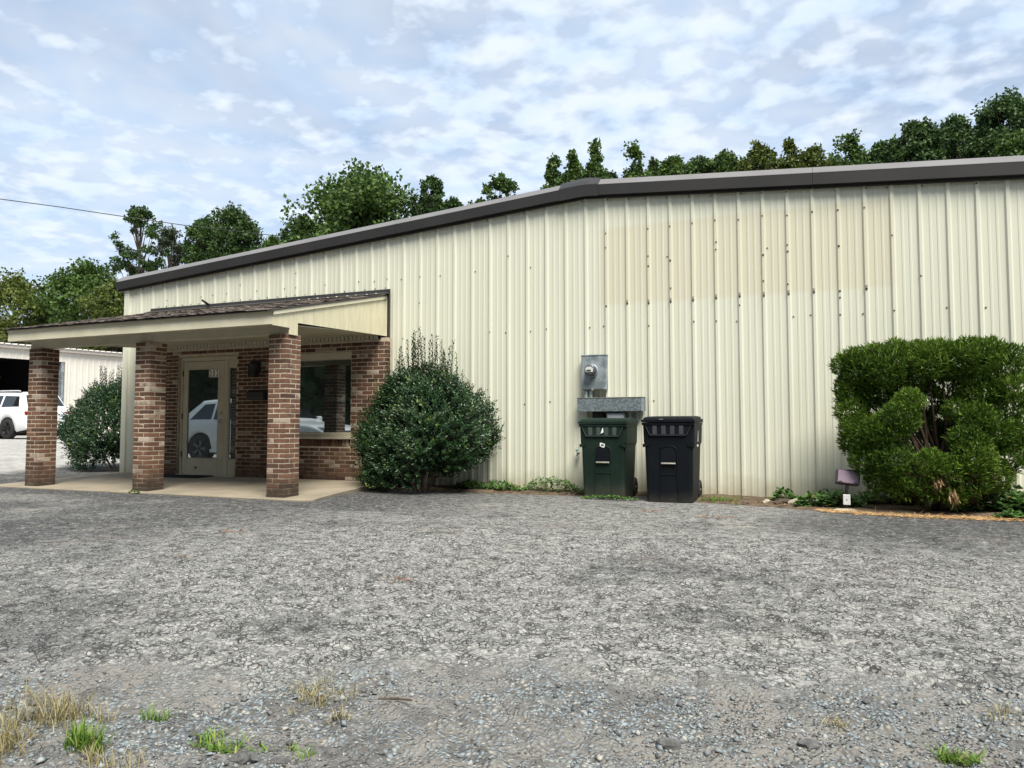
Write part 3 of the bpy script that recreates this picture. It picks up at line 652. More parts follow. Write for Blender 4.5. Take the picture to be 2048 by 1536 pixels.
    MB().box(wx0-.03, wx1+.03, -.215, -.04, Z0-.215, Z0-.168, .006).build('window_sill', 'door_paint', t)
    MB().box(wx0+.02, wx1-.012, -.050, -.040, Z0-.11, wz1-.112).build('pane', 'tinted_glass', w)
    return t
brick_wall()
# ------------------------------------------------------------------ porch roof
def porch():
    t = thing('porch_canopy', (2.9, -1.35, Z0+1.3), 'low sloped shingle porch canopy with cream fascia and gable boards', 'canopy')
    X0, X1 = .33, 5.50; s_ = .2327; rz = lambda y: Z0+1.487+(y+2.72)*s_
    MB().box(X0, X1-.02, -2.705, -2.665, Z0+1.305, Z0+1.478, .003).build('fascia', 'cream_trim', t)
    MB().box(X0-.006, X1+.006, -2.722, -2.7065, Z0+1.452, Z0+1.480, .002).build('drip_edge', 'cream_trim', t)
    # beam on the columns, soffit boards
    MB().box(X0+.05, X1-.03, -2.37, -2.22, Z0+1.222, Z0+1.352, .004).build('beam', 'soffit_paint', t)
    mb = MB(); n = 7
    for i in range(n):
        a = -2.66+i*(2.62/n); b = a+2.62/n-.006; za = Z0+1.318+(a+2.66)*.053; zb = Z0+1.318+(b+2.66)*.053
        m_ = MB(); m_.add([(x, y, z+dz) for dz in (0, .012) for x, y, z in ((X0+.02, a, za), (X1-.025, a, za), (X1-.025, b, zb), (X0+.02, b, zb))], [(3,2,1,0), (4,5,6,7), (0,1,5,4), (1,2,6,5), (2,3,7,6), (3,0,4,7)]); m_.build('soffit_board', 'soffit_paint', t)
    # gable boards, right end (and a plain board at the far left end)
    bw = .2035; y = -2.705; Yb = lambda q: (Z0+1.293 if q < -2.385 else Z0+1.208 if q < -2.222 else Z0+1.379+(q+2.22)*.0297)
    cuts = [-2.705]
    while cuts[-1]+bw < -.03: cuts.append(cuts[-1]+bw)
    cuts.append(-.02)
    for a, b in zip(cuts[:-1], cuts[1:]):
        pts = [a]+[q for q in (-2.385, -2.222) if a+.004 < q < b-.004]+[b-.0045]; low = []
        for i in range(len(pts)-1): low += [(pts[i], Yb(pts[i]+.0005)), (pts[i+1], Yb(pts[i+1]-.0005))]
        up = [(b-.0045, rz(b)-.052), (a, rz(a)-.052)]
        MB().prism(low+up, 0, X1-.018, X1).build('gable_board', 'gable_paint', t)
    MB().prism([(-2.72, rz(-2.72)-.062), (-.02, rz(-.02)-.062), (-.02, rz(-.02)-.006), (-2.72, rz(-2.72)-.006)], 0, X1+.0015, X1+.022).build('rake_board', 'cream_trim', t)
    MB().box(X1+.0015, X1+.02, -.075, -.033, Z0+1.44, rz(-.07)-.066, .002).build('corner_board', 'cream_trim', t)
    MB().prism([(-2.66, Z0+1.31), (-.05, Z0+1.45), (-.05, rz(-.05)-.05), (-2.66, rz(-2.66)-.05)], 0, X0, X0+.018).build('end_board', 'gable_paint', t)
    MB().box(X1+.024, X1+.062, -.07, -.034, .08, rz(0)+.07, .003).build('wall_flashing', 'bronze', t)
    # dentil moulding on the brick wall
    zd = Z0+1.425
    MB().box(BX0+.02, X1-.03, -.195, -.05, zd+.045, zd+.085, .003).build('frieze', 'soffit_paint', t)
    me = bpy.data.meshes.new('dentil'); q = MB().box(-.032, .032, -.018, .018, -.042, .042, .003); me.from_pydata(q.v, [], q.f); me.materials.append(MATS['soffit_paint'])
    MB().box(BX0+.02, X1-.03, -.176, -.05, zd-.04, zd+.044).build('dentil_backing', 'black_metal', t)
    k = 0; x = BX0+.06
    while x < X1-.06: link('dentil', me, t, (x, -.1945, zd+.001)); x += .079
    # deck and shingles
    MB().prism([(-2.75, rz(-2.75)-.012), (-.03, rz(-.03)-.012), (-.03, rz(-.03)+.004), (-2.75, rz(-2.75)+.004)], 0, X0-.02, X1+.03).build('roof_deck', 'shingle_under', t)
    ang = math.atan(s_); rd = random.Random(3); mats_ = []
    for v in range(6):
        r2 = random.Random(v+50); q = MB(); nx = 5; V = []
        for i in range(nx+1):
            u = -.158+.316*i/nx; lift = r2.uniform(.004, .020) if v else .006
            V += [(u, -.10+r2.uniform(-.006, .006), lift), (u, 0.02, .006), (u, .14, .001)]
        V += [(x_, y_, z_-.0065) for x_, y_, z_ in V]; n2 = 3*(nx+1); F = []
        for i in range(nx):
            for j in range(2): a = i*3+j; F += [(a, a+3, a+4, a+1), (a+n2, a+1+n2, a+4+n2, a+3+n2)]
            a = i*3; F.append((a, a+n2, a+3+n2, a+3)); a += 2; F.append((a, a+3, a+3+n2, a+n2))
        F += [(0, 1, 1+n2, n2), (1, 2, 2+n2, 1+n2)]; e = nx*3; F += [(e, e+n2, e+1+n2, e+1), (e+1, e+1+n2, e+2+n2, e+2)]
        me = bpy.data.meshes.new('shingle'); me.from_pydata(V, [], F); me.materials.append(MATS['shingle']); me.update(); mats_.append(me)
    rows = 18
    for r_ in range(rows):
        yy = -2.67+r_*.150; x = X0+.13-(.16 if r_ % 2 else 0)
        while x < X1+.1:
            if X0-.10 < x < X1-.05:
                o = link('shingle', rd.choice(mats_), t, (x+rd.uniform(-.004, .004), yy, rz(yy)+.0105+rd.uniform(0, .003))); o.rotation_euler = (ang+.035, rd.uniform(-.01, .01), rd.uniform(-.012, .012))
            x += .322
    # apron flashing against the metal wall
    MB().prism([(-.034, rz(-.034)+.02), (-.034, rz(0)+.085), (-.046, rz(0)+.085), (-.055, rz(-.03)+.045), (-.20, rz(-.20)+.034), (-.20, rz(-.2)+.022)], 0, X0-.03, X1+.06).build('apron_flashing', 'bronze', t)
    m_ = MB(); 
    for k in range(9): x = 3.9+k*.19; m_.blob((x, -.24+.03*(k % 2), rz(-.24)+.045), .014, 1, .4, (1.6, 1, .5), k)
    m_.build('sealant_dab', 'sticker', t)
    return t
porch()
# ------------------------------------------------------------------ porch fittings
def fittings():
    t = thing('wall_lantern', tuple(onY(518, 735, BY)), 'black wall lantern on the brick wall between door and window', 'lantern'); c = Vector(ORG[t.name])
    MB().box(c.x-.045, c.x+.045, BY-.025, BY-.003, c.z-.06, c.z+.10, .004).build('back_plate', 'black_metal', t)
    MB().tube([(c.x, BY-.02, c.z+.06), (c.x, BY-.09, c.z+.13), (c.x, BY-.13, c.z+.10)], .009, 8).build('arm', 'black_metal', t)
    f = MB(); y = BY-.13; w = .06
    for a in (-1, 1):
        for b in (-1, 1): f.box(c.x+a*w-.005, c.x+a*w+.005, y+b*w-.005, y+b*w+.005, c.z-.16, c.z+.05)
    f.box(c.x-w-.01, c.x+w+.01, y-w-.01, y+w+.01, c.z-.175, c.z-.158, .003); f.build('cage', 'black_metal', t)
    MB().lathe([(.10, .05), (.085, .065), (.03, .105), (.012, .12), (.012, .135), (.0005, .14)], (c.x, y, c.z), 2, 4, False).build('cap', 'black_metal', t)
    MB().box(c.x-w+.006, c.x+w-.006, y-w+.006, y+w-.006, c.z-.156, c.z+.048).build('glass', 'screen_glass', t)
    c = onY(519, 791, BY); t = thing('mailbox', (c.x, BY, c.z), 'black wall mounted mailbox on the brick wall below the lantern', 'mailbox')
    MB().prism([(BY-.004, c.z-.085), (BY-.10, c.z-.075), (BY-.115, c.z-.03), (BY-.115, c.z+.045), (BY-.004, c.z+.085)], 0, c.x-.18, c.x+.18).build('box', 'black_metal', t)
    MB().prism([(BY-.004, c.z+.095), (BY-.125, c.z+.052), (BY-.125, c.z+.02), (BY-.119, c.z+.02), (BY-.119, c.z+.046), (BY-.004, c.z+.087)], 0, c.x-.185, c.x+.185).build('lid', 'black_metal', t)
    a = thing('doormat', (1.75, -.42, .07), 'dark grey fibre doormat in front of the glass door', 'doormat')
    mb = MB(); zf = SLAB_Z; mb.add([(x, y, zf(x, y)+dz) for dz in (.004, .014) for x, y in ((1.02, -.66), (2.12, -.64), (2.14, -.24), (1.03, -.24))], [(3,2,1,0), (4,5,6,7), (0,1,5,4), (1,2,6,5), (2,3,7,6), (3,0,4,7)]); mb.build('pad', 'mat_fibre', a)
    q = MB()
    for k in range(22): x = 1.06+k*.049; q.box(x, x+.026, -.635, -.255, 0, .004)
    q.v = [(x, y, z+zf(x, y)+.0145) for x, y, z in q.v]; o = q.build('ribs', 'mat_fibre', a); o['kind'] = 'stuff'
    p_ = onY(420, 607, -.03); t = thing('porch_floodlight', (p_.x, -.03, p_.z), 'small dark floodlight on the metal wall above the porch roof', 'floodlight')
    MB().lathe([(.03, 0), (.03, -.012), (.01, -.014), (.01, -.05)], (p_.x, -.034, p_.z-.03), 1, 12).build('mount', 'black_metal', t)
    MB().box(p_.x-.055, p_.x+.055, -.20, -.08, p_.z-.015, p_.z+.02, .006, Matrix.Rotation(R(28), 3, 'Y') @ Matrix.Rotation(R(-20), 3, 'X')).build('lamp_head', 'black_metal', t)
fittings()
# ------------------------------------------------------------------ electric meter, wiring trough, tap
def meter():
    a, b = onY(1163, 712, -.12), onY(1213, 779, -.12)
    t = thing('electric_meter', (a.x, -.03, b.z), 'grey metal electric meter box with round glass meter', 'meter'); x0, x1, z0, z1 = a.x, b.x, b.z, a.z
    bx = MB().box(x0, x1, -.135, -.034, z0, z1, .006).build('enclosure', 'galv', t)
    MB().box(x0+.018, x1-.05, -.1385, -.1352, z0+.012, z1-.022, .001).build('cover_plate', 'galv', t)
    MB().box(x0-.006, x1+.006, -.142, -.034, z1-.004, z1+.012, .003).build('hood', 'galv', t)
    MB().box(x0+.15, x0+.18, -.150, -.136, z0-.014, z0+.02, .003).build('hasp', 'steel_bar', t)
    c = ((x0+x1)/2-.025, 0, z1-.215)
    MB().lathe([(.094, -.138), (.094, -.160), (.088, -.166), (.082, -.166)], c, 1, 32).build('ring', 'galv', t)
    m_ = MB().lathe([(.083, -.160), (.083, -.225), (.076, -.245), (.060, -.252), (.0005, -.254)], c, 1, 32).build('meter_dome', 'meter_dark', t)
    MB().prism([(c[0]-.055, c[2]-.012), (c[0]-.045, c[2]-.028), (c[0]+.05, c[2]-.026), (c[0]+.056, c[2]+.02), (c[0]+.02, c[2]+.05), (c[0]-.04, c[2]+.045), (c[0]-.058, c[2]+.018)], 1, -.259, -.2545).build('face_plate', 'meter_face', m_)
    MB().box(c[0]-.042, c[0]+.022, -.2625, -.2592, c[2]-.016, c[2]+.006).build('display', 'lcd', m_)
    for k, x in enumerate((x0+.055, x0+.125)): MB().tube([(x, -.085, z0+.002), (x, -.085, z0-.115)], .026, 14).tube([(x, -.085, z0-.02), (x, -.085, z0-.045)], .032, 14).build('conduit', 'galv', t)
    # trough
    a, b = onY(1154, 796, -.16), onY(1288, 822, -.16)
    t = thing('wiring_trough', (a.x, -.03, b.z), 'long flat galvanized wiring trough fixed on the wall below the meter', 'trough'); x0, x1, z0, z1 = a.x, b.x, b.z, a.z
    MB().box(x0+.006, x1-.006, -.155, -.034, z0+.004, z1-.004, .003).build('channel', 'galv_spangle', t)
    MB().box(x0+.002, x1-.04, -.1605, -.1556, z0, z1-.004, .001).build('cover', 'galv_spangle', t)
    MB().box(x1-.0375, x1, -.1605, -.1556, z0, z1-.004, .001).build('end_cover', 'galv', t)
    MB().box(x0, x1, -.166, -.034, z1-.0035, z1+.004, .001).build('top_lip', 'steel_bar', t)
    s_ = MB()
    for k in range(5): s_.lathe([(.006, -.1607), (.006, -.1645), (.0005, -.165)], (x0+.05+k*(x1-x0-.1)/4, 0, z0+.012), 1, 6, False)
    o = s_.build('cover_screws', 'screw', t); o['kind'] = 'stuff'
    # disconnect under the trough, half hidden by the green cart
    p_ = onY(1231, 826, -.10); t = thing('disconnect_box', (p_.x, -.03, p_.z-.4), 'rounded grey disconnect box under the trough behind the green cart', 'electric box')
    MB().box(p_.x-.13, p_.x+.13, -.11, -.034, p_.z-.45, p_.z+.012, .02).build('box', 'grey_plastic', t)
    MB().box(p_.x-.118, p_.x+.118, -.125, -.111, p_.z-.44, p_.z, .012).build('door', 'grey_plastic', t)
    MB().tube([(p_.x-.26, -.06, z0+.002), (p_.x-.26, -.06, .03)], .022, 12).build('conduit', 'black_metal', t)
    MB().box(p_.x-.34, p_.x-.18, -.09, -.034, z0-.20, z0-.004, .006).build('junction_box', 'black_metal', t)
    p_ = onY(1153, 907, -.09); t = thing('wall_tap', (p_.x, -.03, p_.z), 'small outdoor tap with blue handle left of the green cart', 'tap')
    MB().tube([(p_.x+.02, -.03, p_.z), (p_.x+.02, -.10, p_.z), (p_.x+.02, -.125, p_.z-.035)], [.013, .014, .011], 10).build('spout', 'black_metal', t)
    MB().lathe([(.006, .0), (.006, .035), (.026, .036), (.03, .043), (.024, .05), (.0005, .05)], (p_.x+.005, -.085, p_.z+.008), 2, 8).build('handle', 'blue_valve', t)
    return
meter()
# ------------------------------------------------------------------ wheeled carts
def cart(x0, x1, yf, h, col, label, marks):
    """front faces -Y; x0..x1 front width at the rim"""
    w = x1-x0; cx = (x0+x1)/2; dp = .64
    t = thing('wheeled_trash_cart', (cx, yf+dp/2, 0), label, 'trash cart', 'wheeled trash carts at the metal wall')
    M1, M2 = col+'_cart', col+'_cart_rib'
    # body: stacked rounded rectangles, flaring upwards with a shoulder
    rings = [(.004, .465, .40, .10), (.02, .475, .41, .09), (.30, .492, .445, .05), (.66, .508, .49, .012), (.69, .512, .50, .0), (.72, .535, .53, -.02), (.94, .545, .55, -.03), (.965, .56, .565, -.04)]
    sc = w/.62; n = 4; V = []; F = []; hs = (h-.075)/.965
    def ring(z, fw, fd, back):
        r_ = .035; pts = []
        hw = fw*sc*.56; y0 = yf+ (.985-z)*.04; y1 = yf+.62-back*.6
        for cx_, cy_, a0 in ((hw-r_, y1-r_, 0), (-hw+r_, y1-r_, 90), (-hw+r_, y0+r_, 180), (hw-r_, y0+r_, 270)):
            for k in range(4): a = R(a0+30*k); pts.append((cx+cx_+r_*math.cos(a), cy_+r_*math.sin(a), z*hs))
        return pts
    for q in rings: V += ring(*q)
    m = 16
    for i in range(len(rings)-1):
        for k in range(m): F.append((i*m+k, i*m+(k+1) % m, (i+1)*m+(k+1) % m, (i+1)*m+k))
    mb = MB(); mb.add(V, F, False); mb.add(V[:m], [tuple(range(m))[::-1]]); mb.add(V[-m:], [tuple(range(m))]); body = mb.build('body', M1, t)
    zr = .965*hs; hw = .56*sc*.56; yr = yf+.0008
    # rim skirt: trapezoid apron with four ribs
    MB().box(cx-w/2, cx+w/2, yf-.022, yf+.60, zr-.038, zr+.002, .010).build('rim', M1, t)
    ap = [(cx-w*.43, zr-.039), (cx-w*.355, zr-.15), (cx-w*.33, zr-.158), (cx+w*.33, zr-.158), (cx+w*.355, zr-.15), (cx+w*.43, zr-.039)]
    MB().prism(ap, 1, yr-.012, yr+.03).build('apron', M1, t)
    for u in (-.24, -.08, .08, .24): MB().box(cx+u*w*1.05-.027, cx+u*w*1.05+.027, yr-.0165, yr-.0125, zr-.148, zr-.040, .001).build('apron_rib', M2, t)
    e_ = MB(); 
    for (a, b), (c, d) in zip(ap[:-1], ap[1:]): e_.tube([(a, yr-.0135, b), (c, yr-.0135, d)], .0035, 6)
    o = e_.build('apron_edge', M2, t)
    # arched grab pocket with a steel bar
    def fy(z): return yf+(.985-z/hs)*.04-.003
    pz0, pz1 = .50*h-.02, .655*h
    def arch(wd, z0, z1, n=10):
        return [(cx-wd, z0), (cx+wd, z0)]+[(cx+wd*math.cos(math.pi*k/n)**1 if 0 else cx+wd*math.cos(math.pi*k/n), z1-.06+.06*math.sin(math.pi*k/n)) for k in range(n+1)]
    def strip(wd, z0, z1, r_, name):
        pts = [(cx-wd, z0)]+[(cx-wd*math.cos(math.pi*k/10), z1-.05+.05*math.sin(math.pi*k/10)) for k in range(11)]+[(cx+wd, z0)]
        return MB().tube([(x, fy(z)+.001, z) for x, z in pts], r_, 6)
    strip(.105, pz0-.04, pz1, .007, 0).build('grab_pocket_rim', M1, t)
    pk = arch(.092, pz0-.03, pz1-.012); MB().add_poly(pk, fy((pz0+pz1)/2)) if hasattr(MB, 'add_poly') else MB().prism(pk, 1, fy(pz1)-.0025, fy(pz1)+.012).build('grab_pocket', 'black_cart', t)
    MB().tube([(cx-.088, fy(pz0)-.016, pz0-.03), (cx+.088, fy(pz0)-.016, pz0-.03)], .011, 10).build('lift_bar', 'steel_bar', t)
    lw = MB()
    for sx in (-1, 1): lw.tube([(cx+sx*.10, fy(pz0-.05)-.001, pz0-.06), (cx+sx*.115, fy(.05), .04)], .006, 6)
    lw.tube([(cx-.10, fy(pz0-.15), pz0-.17), (cx+.10, fy(pz0-.15), pz0-.17)], .004, 6); lw.build('moulded_ridge', M1, t)
    for sx in (-1, 1): MB().prism([(cx+sx*hw*.965, .66*hs), (cx+sx*hw*.72, .69*hs), (cx+sx*hw*.70, .705*hs), (cx+sx*hw*.975, .705*hs)][::sx], 1, fy(.7)-.010, fy(.7)+.03).build('shoulder', M1, t)
    # lid
    zl = zr+.004; L_ = MB(); V = []; F = []
    for z, gx, y0, y1 in ((zl, .004, yf-.030, yf+.63), (zl+.030, .006, yf-.030, yf+.63), (zl+.031, -.016, yf-.008, yf+.61), (zl+.058, -.022, yf+.002, yf+.60), (zl+.070, -.06, yf+.05, yf+.56)):
        V += [(cx-w/2-gx, y0, z), (cx+w/2+gx, y0, z), (cx+w/2+gx, y1, z+(.012 if z > zl+.01 else 0)), (cx-w/2-gx, y1, z+(.012 if z > zl+.01 else 0))]
    for i in range(4):
        for k in range(4): F.append((i*4+k, i*4+(k+1) % 4, (i+1)*4+(k+1) % 4, (i+1)*4+k))
    F += [(3,2,1,0), (16,17,18,19)]; L_.add(V, F); L_.build('lid', M1, t)
    MB().tube([(cx-w*.40, yf+.645, zr+.01), (cx-w*.40, yf+.70, zr+.01), (cx+w*.40, yf+.70, zr+.01), (cx+w*.40, yf+.645, zr+.01)], .016, 8).build('handle', M1, t)
    for sx in (-1, 1):
        x = cx+sx*(hw*.86-.012); ya = yf+.60
        wh = MB().lathe([(.06, -.024), (.112, -.026), (.125, -.018), (.128, 0), (.125, .018), (.112, .026), (.06, .024)], (x, ya, .128), 0, 24).build('wheel', 'rubber', t)
        hb = MB().lathe([(.0005, -.012), (.062, -.012), (.062, .012), (.0005, .012)], (x, ya, .128), 0, 16)
        for k in range(6): a = math.pi*k/3; hb.box(x-.02, x+.02, ya-.006+.05*math.cos(a), ya+.006+.05*math.cos(a), .128+.05*math.sin(a)-.02, .128+.05*math.sin(a)+.02)
        hb.build('hub', M2, wh)
    MB().tube([(cx-hw*.9, yf+.60, .128), (cx+hw*.9, yf+.60, .128)], .012, 8).build('axle', 'steel_bar', t)
    if marks == 'stickers':
        z = zr-.09; MB().prism([(cx-.022, z-.035), (cx+.018, z-.018), (cx+.012, z+.04), (cx+.004, z+.04)], 1, yr-.0185, yr-.0172).build('triangle_sticker', 'sticker', t)
        z = zr-.26; s_ = MB().prism([(cx-.038, z-.03), (cx+.012, z-.048), (cx+.026, z-.036), (cx+.03, z-.0), (cx-.024, z+.018), (cx-.038, z+.012)], 1, yf+.004, yf+.0055).build('square_sticker', 'sticker', t)
        MB().prism([(cx-.024, z-.02), (cx+.012, z-.030), (cx+.016, z-.008), (cx-.016, z+.004)], 1, yf+.0025, yf+.0037).build('sticker_print', 'green_cart_rib', s_)
    else:
        x = cx+hw+.0015; q = MB(); zz = .80*hs
        V = [(x+.006, yf+.16, zz-.07), (x+.004, yf+.20, zz-.06), (x+.010, yf+.175, zz+.07)]; q.add(V+[(a-.002, b, c) for a, b, c in V], [(0,1,2), (5,4,3), (0,3,4,1), (1,4,5,2), (2,5,3,0)])
        q.build('arrow_print', 'sticker', t)
        for k, ch in enumerate((.0, .03, .06)): MB().box(x-.004, x+.003, yf+.15+ch*.8, yf+.162+ch*.8, zz-.13, zz-.105).build('letter_print', 'sticker', t)
        MB().box(cx-.10, cx-.055, yf-.040, yf-.028, zl+.032, zl+.038, .001, Matrix.Rotation(R(8), 3, 'Z')).build('leaf_scrap', 'sandstone', t)
    return t
cart(8.978, 9.62, -.80, 1.05, 'green', 'dark green wheeled trash cart with two white stickers under the wiring trough', 'stickers')
cart(9.857, 10.51, -.95, 1.07, 'black', 'black wheeled trash cart with a white side mark beside the green one', 'print')
# ------------------------------------------------------------------ landscape floodlight
def flood():
    b = onZ(1694, 1022, 0.0); c = Vector((b.x, b.y, 0)); t = thing('garden_floodlight', (c.x, c.y, 0), 'purple tinted floodlight on a short post with white outlet box by the clipped juniper', 'floodlight')
    MB().tube([(c.x, c.y, 0), (c.x, c.y, .26)], .016, 10).build('post', 'black_metal', t)
    MB().box(c.x-.038, c.x+.038, c.y-.035, c.y+.02, .07, .185, .005).build('outlet_box', 'white_plastic', t)
    MB().box(c.x-.004, c.x+.004, c.y-.0375, c.y-.035, .12, .135).build('outlet_screw', 'black_metal', t)
    MB().tube([(c.x, c.y, .245), (c.x+.01, c.y-.01, .29)], [.022, .018], 10).build('knuckle', 'flood_body', t)
    r_ = Matrix.Rotation(R(10), 3, 'Z') @ Matrix.Rotation(R(7), 3, 'Y') @ Matrix.Rotation(R(-12), 3, 'X'); pv = (c.x+.01, c.y, .29)
    MB().box(c.x-.118, c.x+.128, c.y-.05, c.y+.045, .29, .455, .012, r_, pv).build('housing', 'flood_body', t)
    MB().box(c.x-.104, c.x+.114, c.y-.056, c.y-.0515, .304, .441, .003, r_, pv).build('lens', 'flood_lens', t)
    for sx in (-.075, .085): MB().box(c.x+sx-.018, c.x+sx+.018, c.y-.066, c.y-.058, .296, .318, .003, r_, pv).build('clip', 'black_metal', t)
    q = MB().blob((c.x-.02, c.y-.05, .012), .14, 2, .12, (1.0, .5, .16), 4).build('flat_stone', 'sandstone'); tag(q, 'flat pale stone lying at the foot of the garden floodlight post', 'stone')
flood()
# ------------------------------------------------------------------ shrubs
def curve_pts(a, b, bend, n=5):
    a, b = Vector(a), Vector(b); return [a.lerp(b, i/(n-1))+Vector(bend)*math.sin(math.pi*i/(n-1)) for i in range(n)]
def holly(c, rx, ry, h0, h1, label, seed, tops, nshoot=1500, wmax=None):
    """dense rounded evergreen with upright shoots. c: ground point"""
    global rng; rng = np.random.default_rng(seed); rd = random.Random(seed)
    t = thing('holly_bush', c, label, 'bush', 'holly bushes by the porch'); c = np.array(c); zc = (h0+h1)/2; rz = (h1-h0)/2
    mb = MB()
    for k in range(8):
        a = rd.uniform(0, 6.28); b = (c[0]+.10*math.cos(a), c[1]+.08*math.sin(a), c[2]-.02); e = (c[0]+rx*.6*math.cos(a), c[1]+ry*.6*math.sin(a), c[2]+zc+rd.uniform(-.1, .4)*rz)
        mb.tube(curve_pts(b, e, (0, 0, .08)), [.022, .018, .014, .010, .006], 6)
    mb.build('stems', 'bark', t)
    d = rdir(nshoot); d[:, 2] = np.where(d[:, 2] < -.75, -d[:, 2], d[:, 2])
    lump = 1+.21*np.sin(3.1*d[:, 0]+seed)*np.sin(2.7*d[:, 2]+1.3*seed)+.10*np.sin(7*d[:, 1]+5*d[:, 0])
    rad = (.62+.38*rng.random(nshoot)**.5)*lump
    shape = np.where(d[:, 2] < 0, 1-.16*d[:, 2]**2, 1-.30*d[:, 2])[:, None]
    O = c+np.array([0, 0, zc])+d*rad[:, None]*np.array([rx, ry, rz])*np.concatenate([shape, shape, np.ones_like(shape)], 1)
    D = unit(d*np.array([1, 1, .6])+np.array([0, 0, .75])+rng.normal(size=(nshoot, 3))*.35); LS = rng.uniform(.13, .26, nshoot)
    # upright leaders
    tp = []; td = []; tl = []
    for (u, top, n) in tops:
        for k in range(2*n):
            x = c[0]+u+rd.uniform(-.08, .08); y = c[1]+rd.uniform(-.25, .25)*ry/.7; ln = rd.uniform(.45, .8)
            tp.append((x, y, c[2]+top-ln-(rd.uniform(0, .22) if k else -.03))); td.append((rd.uniform(-.10, .10), rd.uniform(-.1, .1), 1)); tl.append(ln)
    O = np.concatenate([O, np.array(tp)]); D = np.concatenate([D, unit(np.array(td))]); LS = np.concatenate([LS, np.array(tl)])
    if wmax is not None: O[:, 1] = np.minimum(O[:, 1], wmax-.05)
    tw = MB()
    for o_, d_, l_ in zip(O[nshoot:], D[nshoot:], LS[nshoot:]): tw.tube([o_, o_+d_*l_*.5+np.array([.01, 0, 0]), o_+d_*l_], [.005, .004, .002], 4, False)
    tw.build('leader_twigs', 'bark', t)
    C = []; U = []; Wd = []; Ln = []; Va = []
    for o_, d_, l_ in zip(O, D, LS):
        n = int(l_/.016)+2; s_ = np.linspace(.05, 1, n); a = np.arange(n)*2.4+rng.random()*6
        p1 = unit(np.cross(d_, [.3, .2, 1.01])[None])[0]; p2 = np.cross(d_, p1)
        out = np.cos(a)[:, None]*p1+np.sin(a)[:, None]*p2
        C.append(o_+d_*(l_*s_)[:, None]); U.append(unit(out*1.0+d_*.85+rng.normal(size=(n, 3))*.22)); Wd.append(np.cross(out, d_)); Ln.append(rng.uniform(.034, .060, n)*(1-.2*s_))
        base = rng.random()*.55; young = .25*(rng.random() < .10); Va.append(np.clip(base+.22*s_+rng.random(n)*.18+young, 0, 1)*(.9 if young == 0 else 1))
    C, U, Wd, Ln, Va = (np.concatenate(q) for q in (C, U, Wd, Ln, Va))
    if wmax is not None: tip = C+U*Ln[:, None]; k = (C[:, 1] < wmax) & (tip[:, 1] < wmax); C, U, Wd, Ln, Va = C[k], U[k], Wd[k], Ln[k], Va[k]
    k = C[:, 2] > c[2]+.05; C, U, Wd, Ln, Va = C[k], U[k], Wd[k], Ln[k], Va[k]
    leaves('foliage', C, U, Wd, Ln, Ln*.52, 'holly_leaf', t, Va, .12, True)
    return t
HB = atd(858, 900, 11.15)
holly((HB.x, -.70, .01), .98, .66, -.12, 1.64, 'tall dark green holly bush with upright shoots between brick wall and metal wall', 3,
      [(-.55, 2.10, 2), (-.40, 1.95, 2), (-.30, 1.95, 3), (-.12, 2.30, 4), (.12, 2.34, 3), (.32, 2.15, 3), (.42, 2.14, 2), (.52, 1.85, 3), (.78, 1.55, 2), (.9, 1.3, 2), (.2, 1.75, 4), (-.05, 1.7, 4), (-.65, 1.6, 3), (.6, 1.6, 3)], 4400, -.04)
LB = Vector((-2.15, 1.35, 0)); LB.z = gz(LB.x, LB.y)
holly((LB.x, LB.y, LB.z-.01), 1.18, 1.05, -.10, 1.72, 'dark green holly bush past the far porch pillar, before the white building', 8,
      [(-.5, 1.95, 3), (-.30, 2.30, 4), (-.2, 2.2, 4), (.15, 2.40, 4), (.3, 2.38, 4), (.45, 2.25, 4), (.7, 2.05, 4), (0., 2.0, 5), (.5, 2.0, 5), (-.65, 1.7, 3), (.85, 1.9, 3)], 4600)
